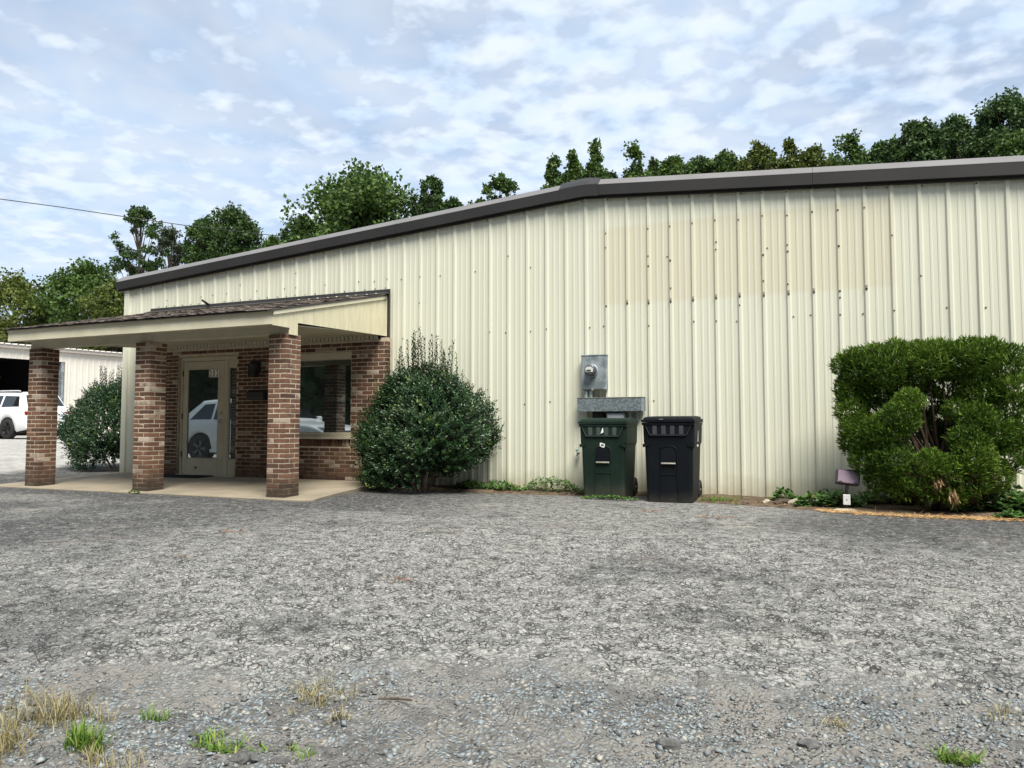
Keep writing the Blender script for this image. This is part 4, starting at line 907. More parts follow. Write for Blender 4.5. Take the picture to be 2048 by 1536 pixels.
def juniper():
    global rng; rng = np.random.default_rng(21); rd = random.Random(21)
    c = Vector((13.14, -.80, .02)); t = thing('clipped_juniper', c, 'large bright green clipped juniper with flat top and bare hollow middle', 'bush'); d0 = 8.42; k = FPX/d0
    rt = np.array([math.cos(YAW), math.sin(YAW), 0])*0+np.array([1., 0, 0])
    lob = [(1700,728,26,.05),(1722,715,26,.1),(2002,718,24,.05),(1970,706,28,.05),(1760,708,26,.1),(1800,700,24,.1),(1880,704,26,.1),(1925,700,24,0),(1840,702,24,0),(1735,742,50,0),(1712,775,34,.0),(1775,735,52,.12),(1820,722,44,-.1),(1855,722,46,.1),(1905,728,48,.0),(1945,722,46,.1),(1985,742,42,.0),(1998,780,34,.1),(1992,815,36,0),(1760,780,48,-.05),(1820,765,46,-.1),(1895,768,44,-.15),(1950,775,50,.0),
           (1712,820,34,.05),(1722,855,36,.12),(1745,880,42,.25),(1775,862,44,.38),(1800,835,38,.45),(1815,806,28,.48),(1715,885,30,.1),(1740,920,38,.25),(1780,915,46,.38),(1765,955,34,.28),(1800,960,36,.34),
           (1850,925,34,.42),(1880,935,34,.40),(1920,880,40,.28),(1935,840,38,.22),(1925,915,42,.36),(1960,860,44,.15),(1985,875,38,.05),(2015,862,30,.05),(2046,850,26,.05),(2062,845,18,.05),(1985,915,36,.1),(1960,945,36,.2),(1920,955,36,.32),(1845,965,32,.38),(1885,975,30,.36),(1905,820,28,.1),(1720,790,40,-.3),(1960,800,50,-.35),(1800,780,50,-.4),(1740,860,40,-.3),(1868,800,34,-.38),(1880,845,36,-.40),(1850,850,30,-.42),(1862,890,32,-.38),(1900,870,34,-.36)]
    P = []; Rr = []
    for px, py, r_, w in lob: P.append((c.x+.02+(px-1876)/k*.97, c.y-w*.9, c.z-.05+(1024-py)/k)); Rr.append(r_/k)
    P = np.array(P); Rr = np.array(Rr)
    mb = MB(); 
    for i in range(7):
        a = i*.9; mb.tube(curve_pts((c.x+.05*math.cos(a), c.y+.05*math.sin(a), -.02), (c.x+.10*math.cos(a), c.y+.08*math.sin(a), .5), (.02, 0, 0)), [.05, .045, .04, .035, .03], 7)
    for p_ in P:
        a = rd.uniform(0, 6); mb.tube(curve_pts((c.x+.09*math.cos(a), c.y+.07*math.sin(a), rd.uniform(.25, .5)), p_, (0, 0, rd.uniform(-.06, .08))), [.022, .018, .014, .010, .005], 6)
    mb.build('stems', 'juniper_bark', t)
    C = []; U = []; V = []; Ln = []
    for p_, r_ in zip(P, Rr):
        n = int(15000*r_*r_); d = rdir(n); d[:, 1] -= .15; d = unit(d); rad = .78*r_*(.55+.5*rng.random(n)**.45); o_ = p_+d*rad[:, None]*np.array([1.05, .95, 1.0])
        u = unit(d*.75+np.array([0, -.05, .85])+rng.normal(size=(n, 3))*.28); C.append(o_); U.append(u); Ln.append(rng.uniform(.035, .085, n)); lv = rng.random()*.28
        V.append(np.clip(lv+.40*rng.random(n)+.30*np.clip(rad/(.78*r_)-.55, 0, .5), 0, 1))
    C, U, Ln, V = (np.concatenate(q) for q in (C, U, Ln, V)); kk = C[:, 1] < -.10; C, U, Ln, V = C[kk], U[kk], Ln[kk], V[kk]
    # each tip carries a spray of three short fingers
    n = len(C); C3 = np.repeat(C, 3, 0)+np.repeat(U, 3, 0)*rng.uniform(0, .03, (3*n, 1)); U3 = unit(np.repeat(U, 3, 0)+rng.normal(size=(3*n, 3))*.42)
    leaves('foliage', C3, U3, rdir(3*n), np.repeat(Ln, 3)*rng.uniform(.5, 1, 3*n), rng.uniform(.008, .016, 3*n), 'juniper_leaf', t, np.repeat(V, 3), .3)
    # long unclipped wisps on top
    n = 90; x = rng.uniform(c.x-1.0, c.x+.72, n); Cw = np.stack([x, c.y+rng.uniform(-.35, .3, n), c.z+1.66+rng.uniform(-.12, .08, n)], 1)
    o = leaves('wisps', np.repeat(Cw, 3, 0)+rng.normal(size=(3*n, 3))*.006, unit(np.repeat(rng.normal(size=(n, 3))*.28+np.array([0, 0, 1]), 3, 0)), rdir(3*n), rng.uniform(.08, .19, 3*n), .007, 'juniper_leaf', t, rng.random(3*n), .2); o['kind'] = 'stuff'
    # browned inner skirt and a few dead sprigs
    n = 5200; a = rng.uniform(0, 6.28, n); hh = rng.uniform(.16, .48, n); rr = (.30+.85*(hh-.12))*rng.uniform(.55, 1.0, n)
    Cd = np.stack([c.x+rr*np.cos(a)*1.15-.02, c.y+rr*np.sin(a)*.8-.05, hh], 1); kk = Cd[:, 1] < -.1; Cd = Cd[kk]; n = len(Cd)
    leaves('dead_foliage', Cd, unit(rng.normal(size=(n, 3))*.5+np.array([0, 0, -.3])+(Cd-np.array([c.x, c.y, .5]))*.8), rdir(n), rng.uniform(.04, .10, n), .010, 'juniper_dead', t, rng.random(n)*.62, .2)
    for px, py in ((1862, 962), (1888, 985)):
        n = 70; b = np.array([c.x+(px-1876)/k, c.y-.46, c.z+(1024-py)/k]); leaves('dead_sprig', b+rng.normal(size=(n, 3))*np.array([.02, .015, .03]), unit(rng.normal(size=(n, 3))*.35+np.array([.25, -.2, -1])), rdir(n), rng.uniform(.05, .10, n), .016, 'juniper_dead', t, .75+.25*rng.random(n), .2)
juniper()
# ------------------------------------------------------------------ trees
def tree(px, top, wpx, d, style, m, label, seed, n=6500, base=None, cat='tree', low=.22, ls=.26, group='trees behind the metal building'):
    """px, top: crown top in the photo; d: distance along the view. style: round | cone | open"""
    global rng; rng = np.random.default_rng(seed+100); rd = random.Random(seed)
    if base is None:
        tp = atd(px, top, d); x, y = tp.x, tp.y; H = tp.z-float(slope_h(np.array([x]), 0)[0]); wid = wpx/FPX*d
    else: x, y, H, wid = base
    g = float(slope_h(np.array([x]), 0)[0]); t = thing('tree', (x, y, g), label, cat, group)
    wid *= {'round': 1.3, 'cone': 2.1, 'open': 1.15}[style]; n = int(n*2.3); ls *= .74*max(1, min(1.5, wid/7)); ch = min(H*(1-low), wid*{'round': 1.0, 'cone': 1.35, 'open': 1.3}[style]); z0 = H-ch; lobes = []
    nl = {'round': 120, 'cone': 95, 'open': 64}[style]
    for i in range(nl):
        f = rd.random()
        if style == 'cone': f = rd.random()**1.15; prof = (1-f)**.8*rd.uniform(.55, 1.15)
        elif style == 'open': prof = (math.sin(math.pi*(.10+.84*f)))**.7*rd.uniform(.6, 1.05)
        else: prof = math.sqrt(max(0, 1-(2*(f*.92+.05)-.9)**2))*rd.uniform(.75, 1.08) if f > .45 else .75+.3*f
        a = rd.uniform(0, 6.283); rr = wid/2*prof*math.sqrt(rd.uniform(.12, 1)); r_ = wid*({'round': .085, 'cone': .085, 'open': .07}[style])*rd.uniform(.6, 1.35)*(1-.55*f if style == 'cone' else 1)
        lobes.append((x+rr*math.cos(a)*.88, y+rr*math.sin(a)*.88, g+z0+ch*(f*.93)+r_*.1, r_))
    lobes.append((x+rd.uniform(-.05, .05)*wid, y, g+H-wid*.05, wid*.055)); lobes.append((x+rd.uniform(-.08, .08)*wid, y, g+H-wid*.13, wid*.08))
    mb = MB(); r0 = max(.14, H*.018); bx, by = rd.uniform(-.03, .03)*wid, rd.uniform(-.03, .03)*wid
    tk = [(x, y, g-.2), (x+bx*.4, y+by*.4, g+H*.25), (x+bx, y+by, g+H*.55), (x+bx*.5, y+by*.5, g+H*.8), (x, y, g+H*.97)]
    mb.tube(tk, [r0, r0*.85, r0*.5, r0*.24, r0*.06], 8); mb.build('trunk', 'bark', t); mb = MB()
    for lx, ly, lz, r_ in lobes:
        if math.hypot(lx-x, ly-y) < .4: continue
        f = max(.15, (lz-g)/H-.22*(1 if style != 'cone' else .5)); q = min(f, .93)*4; i = min(int(q), 3); a = Vector(tk[i]).lerp(Vector(tk[i+1]), q-i) if i else Vector(tk[1])*1.0 if q > .9 else Vector(tk[0]).lerp(Vector(tk[1]), .9)
        mb.tube(curve_pts(a, (lx, ly, lz), (0, 0, -.03*H*rd.random()), 4), [r0*.16, r0*.12, r0*.08, r0*.03], 5, False)
    if mb.v: mb.build('limbs', 'bark', t)
    L4 = np.array(lobes); wgt = L4[:, 3]**2; cnt = np.maximum(20, (n*wgt/wgt.sum()).astype(int)); C = []; V = []; U = []
    for (lx, ly, lz, r_), k in zip(lobes, cnt):
        # twig clusters inside every lobe, so that the rim breaks up
        nc = 10 if style != 'open' else 7; cc = rdir(nc)*(rng.random((nc, 1))**.33)*r_*np.array([1.0, 1.0, .9 if style != 'cone' else 1.25]); w = rng.integers(0, nc, k)
        p_ = cc[w]+rdir(k)*(rng.random((k, 1))**.45)*r_*(.66 if style != 'open' else .5); C.append(np.array([lx, ly, lz])+p_); U.append(rdir(k)*.9+np.array([0, 0, -.25])+p_/r_*.5)
        V.append(np.clip(rng.normal(.42+.12*math.sin(lx*7+lz*3), .2, k)+rng.random()*.14-.07, 0, 1))
    C, U, V = (np.concatenate(q) for q in (C, U, V)); sz = rng.uniform(.7, 1.25, len(C))*ls
    leaves('crown', C, U, rdir(len(C)), sz, sz*.72, m, t, V, .18, False)
    return t
tree(30, 552, 185, 46, 'round', 'leaf_olive', 'olive green rounded tree above the white building, by the utility pole', 1, 7500)
tree(178, 530, 190, 48, 'round', 'leaf_mid', 'broad yellowish green tree directly left of the long building roof corner', 2, 8500, low=.12)
tree(235, 560, 120, 43, 'round', 'leaf_olive', 'small olive tree touching the long building roof corner', 3, 4500, low=.12)
tree(120, 605, 200, 60, 'round', 'leaf_dark', 'dark green tree filling the gap low behind the white building', 31, 5500, low=.05)
tree(283, 410, 118, 52, 'open', 'leaf_dark', 'tall thin open crowned tree with sky showing through its branches', 4, 3600, low=.25, ls=.24)
tree(345, 452, 95, 55, 'open', 'leaf_grey', 'greyish half bare tree beside the tall open crowned tree', 5, 2500, low=.25, ls=.22)
tree(466, 418, 118, 50, 'round', 'leaf_dark', 'dense dark green tree over the left slope of the roof', 6, 7000, low=.2)
tree(408, 440, 70, 51, 'round', 'leaf_dark', 'smaller dark tree between the half bare tree and the dense dark tree', 7, 3600, low=.2)
tree(548, 476, 60, 46, 'round', 'leaf_mid', 'small round tree top peeking over the left roof slope', 8, 1800)
tree(735, 352, 330, 48, 'round', 'leaf_mid', 'huge broad dark green oak over the left roof slope', 9, 20000, low=.25)
tree(610, 432, 110, 47, 'round', 'leaf_dark', 'lower dark tree at the left side of the huge oak', 10, 3500)
tree(862, 350, 100, 44, 'open', 'leaf_dark', 'loose leafed tree at the right side of the huge oak', 11, 3000, ls=.24)
tree(1000, 348, 112, 40, 'open', 'leaf_mid', 'pale open tree standing alone left of the roof ridge', 12, 2300, low=.3, ls=.24)
tree(1106, 312, 52, 43, 'cone', 'leaf_mid', 'short pointed tree left of two tall ones at the ridge cap', 13, 2600)
tree(1146, 302, 48, 44, 'cone', 'leaf_mid', 'middle one of three pointed trees behind the ridge cap', 14, 2600)
tree(1192, 280, 70, 42, 'cone', 'leaf_mid', 'tallest pointed tree right behind the ridge cap', 15, 3800)
tree(1270, 282, 66, 43, 'cone', 'leaf_mid', 'slender pointed tree standing apart right of the ridge cap', 16, 3400)
tree(1304, 318, 46, 44, 'cone', 'leaf_mid', 'small pointed tree leaning on the slender one right of the ridge', 32, 1800)
tree(1348, 314, 72, 46, 'round', 'leaf_mid', 'low bushy tree over the right slope, next to the slender pointed tree', 17, 2600)
tree(1400, 316, 70, 47, 'round', 'leaf_dark', 'low dark tree over the right slope beside a bushy green one', 18, 2600)
tree(1448, 304, 70, 46, 'round', 'leaf_mid', 'low green tree before the row of yellowish trees', 19, 2600)
tree(1518, 290, 92, 44, 'round', 'leaf_olive', 'yellowish green tree over the middle of the right roof slope', 20, 3400)
tree(1582, 278, 62, 43, 'cone', 'leaf_olive', 'pointed yellow green tree between two bushy ones', 21, 2600)
tree(1626, 294, 70, 45, 'round', 'leaf_olive', 'bushy yellow green tree right of the pointed yellow one', 22, 2600)
tree(1702, 263, 92, 42, 'cone', 'leaf_mid', 'tall mid green tree with two tops over the right slope', 23, 3800)
tree(1758, 290, 64, 46, 'round', 'leaf_dark', 'low dark tree between the two topped tree and the dark oak', 24, 2400)
tree(1826, 244, 88, 42, 'round', 'leaf_dark', 'dark round crowned oak standing out over the right slope', 25, 4200)
tree(1905, 236, 118, 44, 'round', 'leaf_dark', 'wide dark oak left of the highest tree', 26, 5200)
tree(2015, 195, 150, 41, 'round', 'leaf_dark', 'highest dark oak at the end of the tree row', 27, 7000)
tree(2030, 268, 90, 36, 'round', 'leaf_mid', 'light green tree in front of the highest oak', 28, 3200)
tree(2120, 240, 120, 40, 'round', 'leaf_mid', 'green tree past the highest oak', 29, 3500)
for i, (px, top_, w_, d_, m_, lab) in enumerate(((1130, 352, 110, 47, 'leaf_mid', 'low bushy tree filling the gap under the three pointed trees at the ridge'), (1215, 345, 70, 46, 'leaf_dark', 'low dark bush crown right under the tallest pointed tree'), (1325, 340, 110, 48, 'leaf_mid', 'low wide crown between the slender pointed tree and a bushy one'), (1485, 322, 120, 49, 'leaf_mid', 'low wide crown before the yellowish green tree'), (1560, 318, 110, 48, 'leaf_olive', 'low olive crown under the pointed yellow green tree'), (1665, 316, 110, 48, 'leaf_mid', 'low green crown left under the two topped tree'), (1735, 310, 110, 47, 'leaf_dark', 'low dark crown right under the two topped tree'), (1870, 290, 130, 47, 'leaf_dark', 'low dark crown between the two dark oaks'), (960, 402, 50, 42, 'leaf_mid', 'tiny tree top at the left foot of the pale open tree'), (905, 400, 60, 45, 'leaf_dark', 'low sparse crown at the right foot of the loose leafed tree'))):
    tree(px, top_, w_, d_, 'round', m_, lab, 200+i, 2600)
# wood on the other side of the yard, mirrored in the door and the window
for i, (x, y, h, w) in enumerate(((-22, -20, 12, 9), (-16, -24, 14, 10), (-9, -22, 13, 10), (-2, -25, 15, 11), (5, -23, 13, 10), (-27, -13, 12, 9), (-30, -5, 12, 9), (12, -26, 14, 11), (-20, -30, 17, 12), (-6, -32, 17, 12), (20, -25, 14, 11))):
    tree(0, 0, 0, 0, 'round', 'leaf_dark', 'dark leafy tree of the wood mirrored in the porch glass', 60+i, 5200, (x, y, h, w), low=.04, ls=.8, group='wood across the yard')
# ------------------------------------------------------------------ white building on the left, pole and wire
def white_building():
    dirv = Vector((.174, .984, 0)).normalized(); nrm = Vector((dirv.y, -dirv.x, 0)); p0 = atd(0, 852, 36); p0 = Vector((p0.x, p0.y, 0)); g = .44
    def hit(px, py):
        v = ray(px, py); c = Vector((CAMX, CAMY, CAMZ)); k = (p0-c).dot(nrm)/v.dot(nrm); q = c+v*k; return (q-p0).dot(dirv), q.z
    def W3(s_, o_, z): q = p0+dirv*s_+nrm*o_; return (q.x, q.y, z)
    t = thing('white_workshop', tuple(p0+Vector((0, 0, g))), 'low white metal workshop with dark open bay behind the porch', 'building')
    ez = hit(0, 692)[1]; bz = hit(10, 716)[1]; br = hit(133, 760)[0]; bl = br-6.2; S0, S1 = bl-4, 34.0
    def wall(s0, s1, z0, z1, name):
        mb = MB(); pts = []; s_ = s0
        while s_ < s1-.001:
            pts.append((s_, 0)); 
            for a, b in ((.10, 0), (.12, .03), (.16, .03), (.18, 0)):
                if s_+a < s1: pts.append((s_+a, b))
            s_ += .3048
        pts.append((s1, 0)); n = len(pts); mb.add([W3(a, b, z0) for a, b in pts]+[W3(a, b, z1) for a, b in pts], [(i, i+1, i+1+n, i+n) for i in range(n-1)]); return mb.build(name, 'white_panel', t)
    s_ = S0
    wall(S0, bl, g-.1, ez, 'wall_panel'); wall(bl, br, bz, ez, 'wall_panel'); s_ = br
    while s_ < S1: wall(s_, min(s_+3.05, S1), g-.1, ez, 'wall_panel'); s_ += 3.05
    def slab(s0, s1, o0, o1, z0, z1, name, m):
        V = [W3(a, b, c) for a in (s0, s1) for b in (o0, o1) for c in (z0, z1)]; mb = MB(); mb.add(V, [(0,1,3,2), (4,6,7,5), (0,4,5,1), (2,3,7,6), (0,2,6,4), (1,5,7,3)]); return mb.build(name, m, t)
    slab(br-.28, br-.16, -.25, .02, g, bz, 'door_track', 'galv'); slab(br-.10, br, -.25, .04, g, bz, 'door_jamb', 'white_panel'); slab(bl, bl+.12, -.25, .04, g, bz, 'door_jamb', 'white_panel')
    slab(bl, br, -9., -8.9, g-.1, bz+.4, 'inner_wall', 'dark_interior'); slab(bl-.1, bl-.02, -9, -.05, g-.1, bz+.4, 'inner_wall', 'dark_interior'); slab(br+.02, br+.1, -9, -.05, g-.1, bz+.4, 'inner_wall', 'dark_interior'); slab(bl-.1, br+.1, -9, -.05, bz+.4, bz+.5, 'inner_ceiling', 'dark_interior'); slab(bl-.1, br+.1, -9, -.3, g-.06, g+.01, 'inner_floor', 'dark_interior')
    slab(S0, S1, .035, .19, ez-.07, ez+.07, 'gutter', 'grey_gutter'); slab(S0, S1, .03, .21, ez+.075, ez+.10, 'gutter_lip', 'white_panel')
    mb = MB(); n = int((S1-S0)/.3048); V = []
    for k in range(n):
        a = S0+k*.3048
        for q, dz in ((0, 0), (.12, 0), (.14, .055), (.18, .055), (.20, 0)): V += [W3(a+q, .24, ez+.105+dz), W3(a+q, -9.2, ez+.85+dz)]
    mb.add(V, [(2*j, 2*j+1, 2*j+3, 2*j+2) for j in range(len(V)//2-1)]); mb.build('roof', 'white_panel', t)
    slab(S0, S0+.1, -9.1, -.02, g-.1, ez+.05, 'end_wall', 'white_panel'); slab(S1-.1, S1, -9.1, -.02, g-.1, ez+.05, 'end_wall', 'white_panel'); slab(S0, S1, -9.2, -9.1, g-.1, ez+.8, 'back_wall', 'white_panel')
white_building()
def pole(x, y, top, label, r_=.14, arm=False):
    g = float(slope_h(np.array([x]), 0)[0]); t = thing('utility_pole', (x, y, g), label, 'pole')
    MB().tube([(x, y, g-.3), (x, y, (g+top)/2), (x, y, top)], [r_*1.15, r_*1.05, r_], 12).build('post', 'wood_pole', t)
    MB().lathe([(r_+.004, -.35), (r_+.012, -.345), (r_+.012, -.28), (r_+.004, -.275)], (x, y, top), 2, 12).build('band', 'galv', t)
    MB().tube([(x, y-.15, top-.3), (x, y-.22, top-.3)], .03, 8).build('insulator', 'grey_plastic', t)
    return t
pp = atd(7, 632, 44); pole(pp.x, pp.y, pp.z, 'grey wooden utility pole behind the white workshop')
def cable(name, pts, r_, label):
    tag(MB().tube(pts, r_, 6).build(name, 'wire'), label, 'cable')
w0 = atd(-260, 366, 33); w1 = atd(820, 499, 60)
PX = [(-260,366,33), (0,398,36.5), (120,414,38.4), (240,432,40.5), (365,450,43), (540,470,48), (620,478,51), (820,499,60)]
cable('overhead_cable', [atd(*q) for q in PX], .022, 'thin overhead cable crossing the sky from the left above the trees')
pole(w0.x, w0.y-.0, w0.z+.35, 'utility pole that holds the upper overhead cable'); pole(w1.x, w1.y, w1.z+.3, 'utility pole hidden behind the long building holding the cable')
q0 = pp+Vector((0, -.2, -.3)); q1 = atd(-150, 600, 40); q2 = atd(75, 662, 52)
cable('pole_cable', [q1, q1.lerp(q0, .5)+Vector((0, 0, -.25)), q0, q0.lerp(q2, .5)+Vector((0, 0, -.3)), q2], .03, 'short slack cable tied to the grey utility pole')
# ------------------------------------------------------------------ cars
def suv(loc, rz, label, style):
    """nose towards +X in its own frame"""
    t = thing('white_suv', (0, 0, 0), label, 'car'); B = 'car_white' if style == 'box' else 'car_pearl'
    if style == 'box':
        Ln = 4.85; hood = [(2.42, .62, .86), (2.40, .98, .87), (2.1, 1.08, .90), (1.0, 1.14, .95)]; cab = dict(ws0=1.0, ws1=.25, r0=-1.95, r1=-2.30, top=1.76, belt=1.14)
    else:
        Ln = 4.76; hood = [(2.38, .58, .80), (2.34, .84, .86), (2.0, .97, .90), (1.05, 1.08, .93)]; cab = dict(ws0=1.05, ws1=.10, r0=-1.55, r1=-2.25, top=1.66, belt=1.06)
    hw = .95; wr = .385 if style == 'box' else .365; fx, rx = 1.46, -1.43
    xs = sorted(set([round(v, 3) for v in np.linspace(-Ln/2, Ln/2, 45)]+[cab['ws0'], cab['ws1'], cab['r0'], cab['r1']]))
    def top(x):
        hp = sorted([(a, b) for a, b, _ in hood]); 
        if x >= cab['ws0']: return float(np.interp(x, [q[0] for q in hp], [q[1] for q in hp]))
        if x >= cab['ws1']: return float(np.interp(x, [cab['ws1'], cab['ws0']], [cab['top']-.03, hp[0][1]]))
        if x >= cab['r0']: return cab['top']-.03*((x-cab['ws1'])/2)**2-(.05*max(0, (-x-.9))**1.5 if style != 'box' else .015*max(0, -x-1))
        e = cab['top']-.03*((cab['r0']-cab['ws1'])/2)**2-(.05*max(0, (-cab['r0']-.9))**1.5 if style != 'box' else .015*max(0, -cab['r0']-1))
        return float(np.interp(x, [-Ln/2, cab['r1'], cab['r0']], [.95, cab['belt']+.04, e]))
    def half(x): 
        f = 1-.10*max(0, (abs(x)-1.7)/.7)**2; return hw*f
    def low(x):
        z = .26+.10*max(0, (abs(x)-1.9)/.5)
        for c in (fx, rx):
            q = (wr+.075)**2-(x-c)**2
            if q > 0: z = max(z, wr*.98+math.sqrt(q)-.02)
        return z
    def sect(x):
        T = top(x); b = min(cab['belt']+.03*(-x/2.), T-.03); w = half(x); lo = min(low(x), b-.12); gw = w-.05-max(0, T-b)*.30
        return [(w-.05, lo), (w, lo+.06), (w, (lo+b)/2), (w-.025, b-.05), (w-.045, b), (gw, max(T-.07, b+.005)), (gw-.07, T-.01), (gw*.5, T+.012), (0, T+.02)]
    V = []; F = []
    for x in xs:
        q = sect(x); V += [(x, y, z) for y, z in q]+[(x, -y, z) for y, z in q[:-1][::-1]]
    m = 17
    for i in range(len(xs)-1):
        for k in range(m-1): F.append((i*m+k, i*m+k+1, (i+1)*m+k+1, (i+1)*m+k))
    mb = MB(); mb.add(V, F, True); mb.add(V[:m], [tuple(range(m))]); mb.add(V[-m:], [tuple(range(m))[::-1]]); body = mb.build('body', B, t)
    MB().box(-2.1, 2.1, -.80, .80, .22, .62, .03).build('underbody', 'car_black', t)
    def on(x, f):   # point on the greenhouse side between belt f=0 and roof edge f=1
        q = sect(x); a, b = q[4], q[5]; return (a[0]+(b[0]-a[0])*f, a[1]+(b[1]-a[1])*f)
    if style == 'box': wins = [((.86, .05), (.30, .0), 'side_window'), ((-.10, -.95), (-.10, -.95), 'side_window'), ((-1.05, -2.02), (-1.05, -1.86), 'side_window')]
    else: wins = [((.80, -.05), (.16, -.05), 'side_window'), ((-.14, -1.0), (-.14, -1.0), 'side_window'), ((-1.08, -1.80), (-1.08, -1.42), 'side_window')]
    for (b0, b1), (t0, t1), nm in wins:
        for sd in (-1, 1):
            n = 6; P = []
            for i in range(n+1):
                u = i/n; xb = b0+(b1-b0)*u; xt = t0+(t1-t0)*u
                yb, zb = on(xb, .08); yt, zt = on(xt, .90); P += [(xb, sd*(yb+.006), zb), (xt, sd*(yt+.006), zt)]
            q = MB(); F2 = [(2*i, 2*i+2, 2*i+3, 2*i+1)[::sd] for i in range(n)]; q.add(P, F2); q.build(nm, 'car_glass', t)
    def panel(x0, x1, w0, w1, off, nm):
        P = [];
        for x, w in ((x0, w0), (x1, w1)):
            z = top(x)+.02
            for y in (-w, -w*.5, 0, w*.5, w): P.append((x+off[0], y, z+off[1]-.016*(abs(y)/w)**2))
        q = MB(); q.add(P, [(i, i+1, i+6, i+5) for i in range(4)]); return q.build(nm, 'car_glass', t)
    panel(cab['ws0']-.10, cab['ws1']+.09, .76, .62, (.012, .012), 'windscreen'); panel(cab['r1']+.05, cab['r0']-.05, .72, .62, (-.014, .008), 'rear_window')
    for sd in (-1, 1):
        for c in (fx, rx):
            y = sd*(hw-.115)
            w = MB().lathe([(wr*.62, -.10), (wr*.93, -.115), (wr, -.08), (wr, .08), (wr*.93, .115), (wr*.62, .10)], (c, y, wr), 1, 32).build('wheel', 'rubber', t)
            rim = MB().lathe([(wr*.66, sd*.10), (wr*.62, sd*.105), (wr*.60, sd*.06), (.0005, sd*.05)], (c, y, wr), 1, 32)
            rim.build('rim', 'car_black', w); sp = MB()
            for k in range(5):
                a = 2*math.pi*k/5
                for da in (-.14, .14): sp.tube([(c+.05*math.cos(a), y+sd*.09, wr+.05*math.sin(a)), (c+wr*.62*math.cos(a+da), y+sd*.10, wr+wr*.62*math.sin(a+da))], .016, 5)
            sp.build('spokes', 'black_metal' if style == 'box' else 'alloy', w)
            MB().lathe([(wr+.085, 0), (wr+.085, sd*.012), (wr+.05, sd*.012), (wr+.05, -sd*.14)], (c, sd*(hw-.004), wr), 1, 40).build('wheel_arch', B, t) if 0 else None
        for x in (.35, -.72): MB().box(x-.11, x+.01, sd*(hw)-.012, sd*(hw)+.028, cab['belt']-.14, cab['belt']-.115, .006).build('door_handle', B, t)
        MB().box(.70, .86, sd*(hw+.02)-.09, sd*(hw+.02)+.09, cab['belt']+.01, cab['belt']+.15, .03).build('mirror', B, t)
        MB().box(-1.05, 1.02, sd*hw-.02, sd*hw+.014, .27, .36, .01).build('sill_trim', 'car_black' if style == 'box' else B, t)
        MB().box(2.05, 2.36 if style == 'box' else 2.315, sd*.66-.16, sd*.66+.16, .80 if style != 'box' else .86, .93 if style != 'box' else .98, .03).build('headlamp', 'car_lamp', t)
        MB().box(-2.415, -2.20, sd*.76-.12, sd*.76+.10, .88, 1.04, .02).build('tail_lamp', 'car_red', t)
        if style == 'box': MB().tube([(-1.7, sd*.62, 1.79), (-1.6, sd*.62, 1.81), (.0, sd*.62, 1.825), (.15, sd*.62, 1.79)], .018, 6).build('roof_rail', B, t)
    g = MB().box(2.24, 2.392 if style != 'box' else 2.43, -.44, .44, .52, .82, .03).build('grille', 'car_black', t)
    gr = MB()
    for k in range(5): gr.box(2.39, 2.398, -.42, .42, .55+k*.055, .56+k*.055)
    gr.box(2.388, 2.402, -.455, .455, .815, .835, .004).box(2.388, 2.402, -.455, .455, .51, .53, .004).box(2.388, 2.402, -.455, -.44, .51, .83, .004).box(2.388, 2.402, .44, .455, .51, .83, .004); gr.build('grille_frame', 'car_chrome', g)
    if style != 'box':
        e_ = MB(); e_.tube([(2.41, .085*math.cos(a), .68+.065*math.sin(a)) for a in np.linspace(0, 2*math.pi, 21)], .009, 6, False); e_.tube([(2.41, .0-.03, .73), (2.41, .035-.03, .645), (2.41, -.07, .645)], .008, 6); e_.build('emblem', 'car_chrome', g)
    MB().box(2.30, 2.44, -.85, .85, .30, .50, .05).build('front_bumper', B, t); MB().box(-2.46, -2.30, -.86, .86, .38, .74, .05).build('rear_bumper', B, t)
    MB().box(-2.468, -2.462, -.26, .26, .56, .68).build('plate_recess', 'car_black', t)
    t.location = loc; t.rotation_euler.z = rz; return t
jx, jy = -17.55, 8.95; suv((jx, jy, float(slope_h(np.array([jx]), 0)[0])), math.pi, 'white boxy four wheel drive car with black wheels before the dark workshop bay', 'box')
lx, ly = -1.55, -5.55; suv((lx, ly, gz(lx, ly)), 0, 'white sloping back car seen only as reflection in the porch door and window', 'slope')
# ------------------------------------------------------------------ low plants, grass, litter
def rngset(k):
    global rng; rng = np.random.default_rng(k)
def ivy(px0, px1, y0, y1, zmax, n, label, seed, cat='ground cover', m='ivy_leaf', size=(.03, .06)):
    """leafy mat on the bed between photo columns px0..px1 at depth y0..y1"""
    rngset(seed); u = rng.random(n); yy = y0+(y1-y0)*rng.random(n); a = onZ(px0, 1000, 0.02); fx = lambda px, y: onY(px, 990, y).x
    xa = np.array([fx(px0, q) for q in np.linspace(y0, y1, 8)]); xb = np.array([fx(px1, q) for q in np.linspace(y0, y1, 8)]); q = np.linspace(y0, y1, 8) if y1 > y0 else np.linspace(y0, y1, 8)
    o_ = np.argsort(q); X = np.interp(yy, q[o_], xa[o_])*(1-u)+np.interp(yy, q[o_], xb[o_])*u; ed = np.sin(math.pi*np.clip(u, 0.02, .98))**.4
    mound = zmax*ed*(.45+.55*vnoise(X, yy, .16)); Z = .012+mound*rng.random(n)**.6
    C = np.stack([X, yy, Z], 1); U = rdir(n)*np.array([1, 1, .35])+np.array([0, -.15, .15]); sz = rng.uniform(*size, n)
    V = np.where(rng.random(n) < .05, .9+.1*rng.random(n), .75*rng.random(n))
    o = leaves('ground_ivy', C, U, np.cross(U, np.array([0, 0, 1.])), sz, sz*.85, m, None, V, .1, True)
    return tag(o, label, cat, 'leafy patches at the foot of the metal wall', 'stuff')
